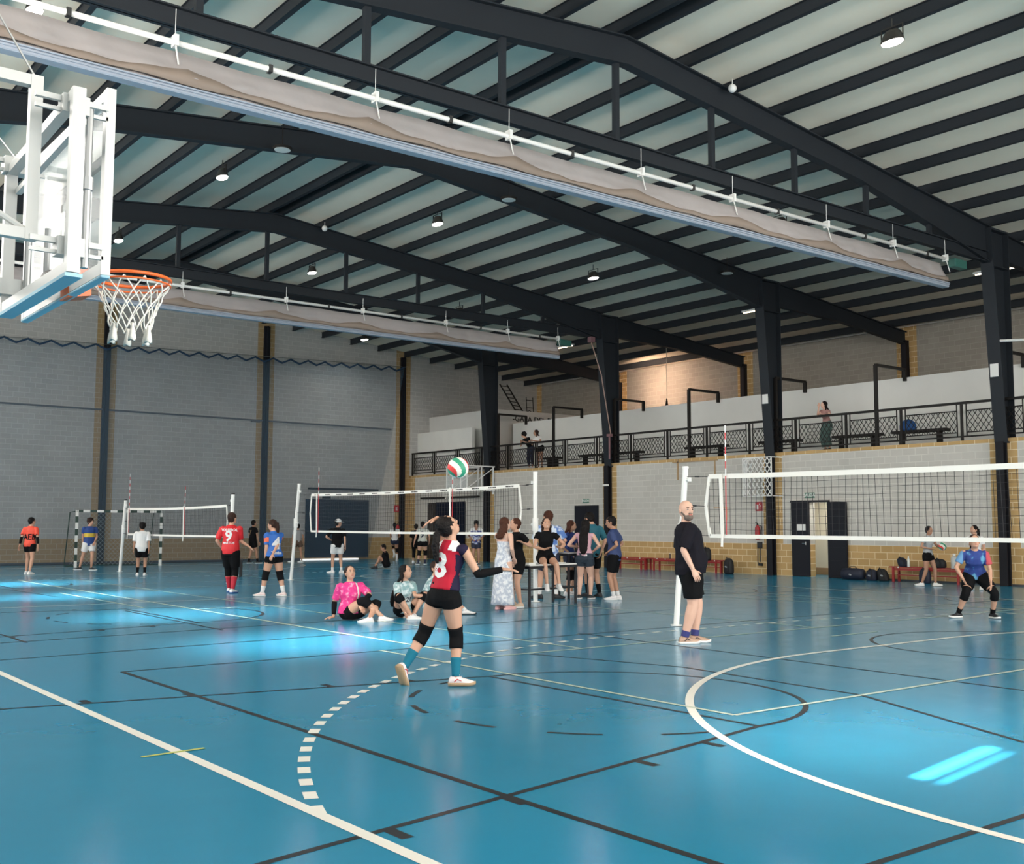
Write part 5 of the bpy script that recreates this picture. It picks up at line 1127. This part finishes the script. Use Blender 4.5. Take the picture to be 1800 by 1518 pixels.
person('ponytailed woman in blue jersey number 4 with orange sleeve and knee pads', (7.69, 19.61), 1.68, -38, rh=(-.02, -.26, .80), lh=(-.16, -.10, .78), el=(.0, -.3, 1.0), lf=(-.24, .0, .08), rf=(.22, .02, .08), fl=-95, fr_=-60, hy=-72, hp=-12, vox=.014, fem=True, k=1.12, hair='pony', hairm=HBR, face=True, shirt=dict(mats=(BL4, ORS), hem=-.02, loose=.006, sleeve=.8, paint=lambda x, y, z, s, lx, lf_: 1 if abs(lx) > .09 and .60 < s < .78 else 0),
       shorts=dict(mats=(BLK,), len=.34, infl=.006), pads=BLK, socks=(WHT, 1.62), shoes=(mat('shoe_pale_pink', (.78, .62, .60), .5), SOLE), texts=(('4', .36, .0, .52, -1, WHT), ('Timbo', .09, 0, .14, -1, WHT)))
person('partly hidden person with tanned legs standing just behind the leaning net post', (18.19, 39.26), 1.62, -20, vox=.02, skin=SK2, lf=(-.22, 0, .07), rf=(.18, 0, .07), fl=-90, fr_=-80, shirt=dict(mats=(mat('grey_tee', (.30, .30, .31), .7),), sleeve=.5), shorts=dict(mats=(mat('brown_shorts', (.10, .06, .04), .7),), len=.5, infl=.01), shoes=(SHW, SOLE))
person('man in white cap, black t-shirt and white shorts before the navy doors', (14.49, 29.14), 1.76, -18, rh=(.27, -.05, .80), lh=(-.20, .15, 1.05), el=(-.4, .0, 1.1), rf=(.14, 0, .08), lf=(-.15, 0, .08), fl=-70, fr_=70, hy=62, vox=.017, hair='cap', cap=mat('white_cap', (.78, .78, .78), .7), shirt=dict(mats=(BLK,), hem=-.15, loose=.014, sleeve=.8), shorts=dict(mats=(WHT,), len=.66, infl=.016), socks=(WHT, 1.75), shoes=(SHW, SOLE))
person('player with long black ponytail, white jersey and dark shorts, far behind the middle net', (22.76, 38.98), 1.68, -5, lf=(-.02, .1, .3), kl=(-.1, .5, .5), vox=.02, fem=True, skin=SK2, hair='pony', flp=-50, lh=(-.1, .3, 1.0), rh=(.1, .3, 1.0), shirt=dict(mats=(WHT,), hem=.02, sleeve=.5), shorts=dict(mats=(NVY,), len=.35), pads=BLK, socks=(WHT, 1.45), shoes=(SHW, SOLE))
person('person in black sitting on the floor before the far group of players', (17.75, 31.5), 1.66, -100, pel=(.05, 0, .13), neck=(-.02, 0, .60), lf=(-.36, .1, .08), rf=(-.34, -.08, .08), kl=(-.2, .1, .7), kr=(-.2, -.1, .7), lh=(-.26, .1, .22), rh=(-.28, -.12, .2), hy=-110, hp=-20, vox=.018, skin=SK2, hair='short', shirt=dict(mats=(BLK,), sleeve=.8, loose=.01), shorts=dict(mats=(BLK,), len=.5, infl=.01), shoes=(SHB, SHB))
person('player with number 9 on pale jersey and black knee pads, far behind', (21.07, 34.15), 1.72, 4, lh=(-.34, -.05, .82), rh=(.26, .1, .9), lf=(-.16, -.05, .08), rf=(.10, .1, .08), fl=-30, vox=.018, fem=True, k=1.1, skin=SK1, hair='short', shirt=dict(mats=(mat('pale_grey_jersey', (.48, .50, .46), .7),), hem=.05, sleeve=.5), shorts=dict(mats=(BLK,), len=.36), pads=BLK, socks=(NVY, 1.7), shoes=(NVY, SOLE), texts=(('9', .36, 0, .55, -1, NVY),))
person('person all in black half hidden left of the pale number 9 player', (22.2, 36.2), 1.66, 10, vox=.02, skin=SK2, pel=(-.1, 0, .82), shirt=dict(mats=(BLK,), sleeve=.9, loose=.01), shorts=dict(mats=(BLK,), len=1.7, infl=.01, name='trousers'), shoes=(SHW, SOLE))
person('woman with glasses in blue and white jersey just right of the server', (22.3, 32.2), 1.64, 178, vox=.018, fem=True, skin=SK2, hair='short', hairm=HBR, face=True, glasses=True, lh=(.12, -.25, 1.0), rh=(-.12, -.25, 1.0), shirt=dict(mats=(pattern('blue_white_jersey', (.45, .5, .65), (.02, .04, .22), 9),), sleeve=.7), shorts=dict(mats=(NVY,), len=.5), shoes=(SHB, SOLE))
person('dark-skinned boy from behind in white shirt and navy shorts, far behind', (23.64, 34.04), 1.76, 5, rh=(.20, .2, 1.0), lh=(-.20, .2, 1.0), el=(-.4, -.1, 1.1), er=(.4, -.1, 1.1), vox=.018, skin=SK4, hair='curly', lf=(-.15, .2, .08), rf=(.08, -.05, .08), shirt=dict(mats=(WHT,), hem=.0, sleeve=.75), shorts=dict(mats=(NVY,), len=.6, infl=.014), socks=(SK4, 1.9), shoes=(SHB, SOLE))
# --- seated on the floor in the foreground
PINK = pattern('pink_jersey', (.85, .06, .26), (.70, .03, .22), 14, (.95, .38, .55)); AQUA = pattern('aqua_print_jersey', (.52, .62, .64), (.22, .36, .38), 16, (.66, .73, .74))
person('woman in hot pink jersey sitting on the floor leaning on one arm', (6.18, 13.3), 1.66, 150, pel=(-.14, .02, .115), neck=(-.15, .02, .60), rh=(-.40, -.04, .06), er=(-.42, .05, .4), lh=(.04, -.16, .25), el=(.12, -.05, .4), rdir=(-1, -.2, -.15), ldir=(.4, -.4, -.5), rf=(.40, -.12, .07), kr=(.20, -.2, .5), lf=(.22, -.30, .06), kl=(.60, .05, .45), fr_=60, fl=-110, hy=150, hp=14, vox=.011, fem=True, k=1.12, hair='short', hairm=HBR, face=True,
       shirt=dict(mats=(PINK, WHT), hem=.0, loose=.010, sleeve=.85, infl=.010, name='jersey', paint=lambda x, y, z, s, lx, lf_: 1 if lf_ > 0 and -.062 < lx < -.045 and s > .45 else 0), shorts=dict(mats=(BLK,), len=.35, infl=.006), pads=BLK, sleeves=(BLK, .98, 1.85), shoes=(SHW, SOLE))
person('woman with very long dark hair in pale aqua jersey sitting cross-legged', (7.11, 13.3), 1.66, 140, pel=(-.06, .04, .115), neck=(-.04, -.02, .60), rh=(.0, -.30, .10), er=(-.15, -.3, .35), lh=(.36, .0, .36), el=(.2, -.1, .35), rf=(.10, -.30, .06), kr=(-.1, -.35, .4), lf=(.12, -.12, .06), kl=(.42, -.1, .45), fr_=70, fl=-60, hy=112, hp=6, vox=.012, fem=True, hair='verylong', hairm=HB, hsh=(-.10, -.02), face='smile',
       shirt=dict(mats=(AQUA,), hem=-.05, loose=.012, sleeve=.75, infl=.010, name='jersey'), shorts=dict(mats=(BLK,), len=.4, infl=.006), pads=BLK, shoes=(SHW, SOLE), texts=(('21', .11, -.01, .42, 1, NVY),))
person('girl with glasses sitting on the floor half hidden behind the server', (7.95, 13.5), 1.66, 110, pel=(-.18, .04, .115), neck=(-.12, .0, .64), rh=(-.05, -.15, .30), lh=(.05, .15, .45), rf=(.42, -.05, .07), kr=(.2, -.1, .7), lf=(.36, .05, .07), kl=(.1, .2, .8), fr_=85, fl=80, hy=135, hp=4, vox=.012, fem=True, hair='short', hairm=HBR, face=True, glasses=True,
       shirt=dict(mats=(AQUA,), hem=-.05, loose=.012, sleeve=.75, infl=.010, name='jersey'), shorts=dict(mats=(BLK,), len=.4, infl=.006), pads=BLK, socks=(WHT, 1.85), shoes=(SHW, SHB))
# --- group at the table
FLOR = pattern('floral_dress', (.66, .68, .72), (.42, .46, .55), 19, (.74, .74, .76))
person('woman in long pale floral dress and pink slippers, back to the camera', (9.52, 13.78), 1.71, 42, rh=(.20, -.05, .95), er=(.16, -.3, 1.1), lh=(.12, .2, .9), vox=.013, fem=True, hair='bob', hairm=HR, skin=SK3, hy=60, dress=dict(mat=FLOR, hem=.09, top=.70), shoes=(mat('pink_slipper', (.75, .42, .40), .6), mat('pink_slipper', (.75, .42, .40), .6)))
person('woman in black t-shirt and black shorts facing left, hand raised to her chest', (10.04, 14.02), 1.70, -125, lh=(.12, -.26, 1.22), el=(.40, -.15, .9), rh=(-.1, .2, 1.05), vox=.013, fem=True, hair='short', hairm=HR, face=True, skin=SK1, hy=-110, ldir=(-.6, -.3, .3), shirt=dict(mats=(BLK,), sleeve=.6, loose=.008), shorts=dict(mats=(BLK,), len=.62, infl=.010), shoes=(mat('beige_sandal', (.55, .42, .32), .6), SOLE))
person('laughing woman in black sitting on the white-topped table with legs hanging', (10.98, 14.25), 1.66, 178, pel=(-.04, .02, .915), neck=(-.02, .05, 1.42), rh=(-.06, -.18, 1.08), er=(-.32, .0, 1.15), lh=(.24, -.16, 1.10), el=(.36, .05, 1.15), rdir=(.8, -.2, .4), ldir=(-.3, -.4, .3), rf=(-.02, -.40, .42), kr=(-.02, -1.2, 1.2), lf=(.22, -.38, .42), kl=(.35, -1.2, 1.2), fr_=178, fl=160, frp=-25, flp=-25, hy=172, hp=6, vox=.012, fem=True, hair='bob', hairm=HBR, face='smile', skin=SK1,
       shirt=dict(mats=(BLK,), sleeve=.4, hem=-.02), shorts=dict(mats=(BLK,), len=.5, infl=.008), shoes=(SHW, SOLE))
STRP = pattern('blue_white_print', (.60, .68, .80), (.08, .18, .48), 11)
person('tall man in blue and white patterned shirt behind the seated laughing woman', (12.1, 15.55), 1.88, -6, vox=.013, hy=-35, hairm=HR, rh=(.22, .2, 1.1), lh=(-.2, .25, 1.15), rf=(.16, 0, .085), lf=(-.20, 0, .085), fr_=60, fl=-80, shirt=dict(mats=(STRP,), hem=-.2, loose=.02, sleeve=.85), shorts=dict(mats=(NVY,), len=.8, infl=.014), socks=(WHT, 1.65), shoes=(SHB, SHB))
person('woman in blue jersey looking right, between the patterned shirt and the pink top', (13.21, 16.17), 1.68, 120, vox=.014, fem=True, hy=100, hp=-8, face=True, hair='bob', hairm=HR, skin=SK1, lh=(.3, .0, 1.0), rh=(.0, -.2, .95), shirt=dict(mats=(mat('royal_jersey', (.015, .05, .25), .6),), sleeve=.7), shorts=dict(mats=(NVY,), len=.5), pads=BLK, fr_=85, fl=85, shoes=(SHW, SOLE))
DENIM = mat('dark_denim', (.015, .028, .045), .8, bump=.2, bscale=60)
person('woman with long dark hair, pink top and dark denim shorts from behind', (12.61, 14.97), 1.69, 18, vox=.012, fem=True, k=1.05, hair='verylong', hairm=HB, skin=SK3, hy=35, hp=-10, rh=(.20, .05, 1.02), er=(.28, -.1, 1.1), lh=(-.16, .25, 1.1), rf=(.12, 0, .08), lf=(-.12, 0, .08), shirt=dict(mats=(mat('pale_pink_top', (.62, .36, .42), .7),), hem=.1, sleeve=0), shorts=dict(mats=(DENIM, WHT), len=.40, infl=.010, top=.2, paint=lambda x, y, z, s, lx, lf_: 1 if .01 < lx < .05 and .07 < s < .14 and lf_ < 0 else 0), shoes=(SHB, SHW))
person('bearded man in teal t-shirt looking down, turned away, beside the woman in pink top', (13.25, 15.43), 1.88, -28, vox=.013, hy=-42, hp=-28, hair='short', hairm=HB, skin=SK1, beard=HB, rh=(.18, -.05, .98), lh=(-.25, .2, 1.1), rf=(.15, 0, .085), lf=(-.10, .1, .085), shirt=dict(mats=(mat('teal_tee', (.012, .12, .17), .7, bump=.15, bscale=10),), hem=-.18, loose=.012, sleeve=.9), shorts=dict(mats=(BLK,), len=.75, infl=.014), socks=(BLK, 1.55), shoes=(SHB, SHB))
NVT = mat('navy_tee', (.025, .045, .14), .7, bump=.15, bscale=10)
person('boy in navy t-shirt with hand on hip, rightmost of the table group', (13.0, 14.46), 1.77, -72, vox=.012, hy=-78, hp=-14, hair='short', hairm=HB, face=True, skin=SK2, lh=(-.12, -.10, 1.02), el=(.18, -.45, 1.15), rh=(.0, .25, 1.0), rf=(.08, .05, .08), lf=(-.03, -.10, .08), fl=-82, fr_=-75, shirt=dict(mats=(NVT,), hem=-.18, loose=.012, sleeve=.75), shorts=dict(mats=(BLK, WHT), len=.78, infl=.014, paint=lambda x, y, z, s, lx, lf_: 0), socks=(WHT, 1.75), shoes=(SHW, SOLE))
# --- right side
person('girl in grey t-shirt holding a ball before the right-hand red bench', (23.4, 13.55), 1.58, 140, vox=.018, fem=True, hair='short', hairm=HB, face=True, skin=SK2, hy=150, hp=-10, rh=(.0, -.2, .98), lh=(.25, -.2, 1.02), el=(.35, .0, .9), rf=(-.18, .0, .08), lf=(.16, -.05, .08), fr_=-60, fl=90, shirt=dict(mats=(mat('light_grey_tee', (.42, .44, .46), .7),), sleeve=.55, hem=.0), shorts=dict(mats=(BLK,), len=.42, infl=.008), shoes=(SHW, SOLE))
GR = V(23.4, 13.55, 0)+CR*.28+CF*-.28; ball(GR+V(0, 0, 1.04), .105, 'volleyball held by the girl in the grey t-shirt')
BLJ = pattern('blue_jersey_print', (.02, .055, .26), (.02, .045, .22), 7, (.12, .35, .55)); PKS = mat('coral_sleeve', (.50, .07, .09), .7); LBS = mat('sky_sleeve', (.12, .28, .50), .7)
person('player in blue jersey with coral and sky sleeves crouching in ready stance', (14.88, 7.52), 1.66, 205, vox=.012, fem=True, k=1.06, hair='pony', hairm=HBR, face=True, skin=SK1, hy=188, hp=8, pel=(.04, .08, .72), neck=(-.04, -.12, 1.14), rh=(-.26, -.15, .66), er=(-.34, .0, .9), lh=(.14, -.3, .62), el=(.24, -.1, .85), rf=(-.28, .05, .08), kr=(-.3, -.5, .5), lf=(.26, -.05, .08), kl=(.3, -.5, .5), fr_=-110, fl=170, sleeves=None,
       shirt=dict(mats=(BLJ, PKS, LBS), hem=-.02, loose=.008, sleeve=.7, paint=lambda x, y, z, s, lx, lf_: (1 if lx < -.108 else 2 if lx > .108 else 0)), shorts=dict(mats=(BLK,), len=.70, infl=.014), pads=BLK, socks=(BLK, 1.75), shoes=(SHB, SOLE))
person('ponytailed woman in white t-shirt and black shorts behind the ready-stance player', (22.9, 11.95), 1.6, -150, vox=.018, fem=True, hair='pony', hairm=HB, skin=SK1, hy=-110, rh=(-.1, -.2, .8), lh=(.1, -.1, .8), shirt=dict(mats=(WHT,), sleeve=.6), shorts=dict(mats=(BLK,), len=.6, infl=.012), shoes=(SHW, SOLE))
# --- gallery spectators
def gallery(lab, x, y, **kw): return person(lab, (x, y), z0=GZ, vox=.019, **kw)
gallery('dark-clad curly-haired spectator leaning on the gallery railing, left of a pair', 25.78, 33.1, H=1.72, rel=-128, pel=(.0, .08, .90), neck=(-.22, -.0, 1.30), lh=(-.30, -.30, 1.14), rh=(-.42, -.05, 1.14), hair='curly', skin=SK1, hy=-95, hp=-15, shirt=dict(mats=(BLK,), sleeve=.6), shorts=dict(mats=(NVY,), len=1.7, infl=.010, name='trousers'), shoes=(SHW, SOLE))
gallery('spectator in white t-shirt leaning on the gallery railing beside a dark-clad one', 25.8, 32.6, H=1.74, rel=-128, pel=(.06, .06, .92), neck=(-.08, .02, 1.34), lh=(-.2, -.32, 1.14), rh=(-.3, -.1, 1.14), hair='bob', hairm=HBR, skin=SK2, hy=-95, shirt=dict(mats=(WHT,), sleeve=.6), shorts=dict(mats=(BLK,), len=.5, infl=.010), shoes=(SHB, SOLE))
gallery('woman in pinkish top and long green trousers leaning on the gallery railing', 25.92, 18.45, H=1.66, rel=-110, fem=True, pel=(.06, .08, .84), neck=(-.02, .02, 1.30), lh=(-.2, -.25, 1.14), rh=(-.22, .0, 1.38), er=(-.3, .0, 1.0), hair='bob', hairm=HB, skin=SK3, hy=-95, shirt=dict(mats=(mat('dusty_pink_top', (.45, .24, .22), .7),), sleeve=.5), shorts=dict(mats=(mat('sage_trousers', (.08, .14, .125), .8),), len=1.8, infl=.016, flare=.02, top=.25, name='trousers'), shoes=(SHB, SHB))
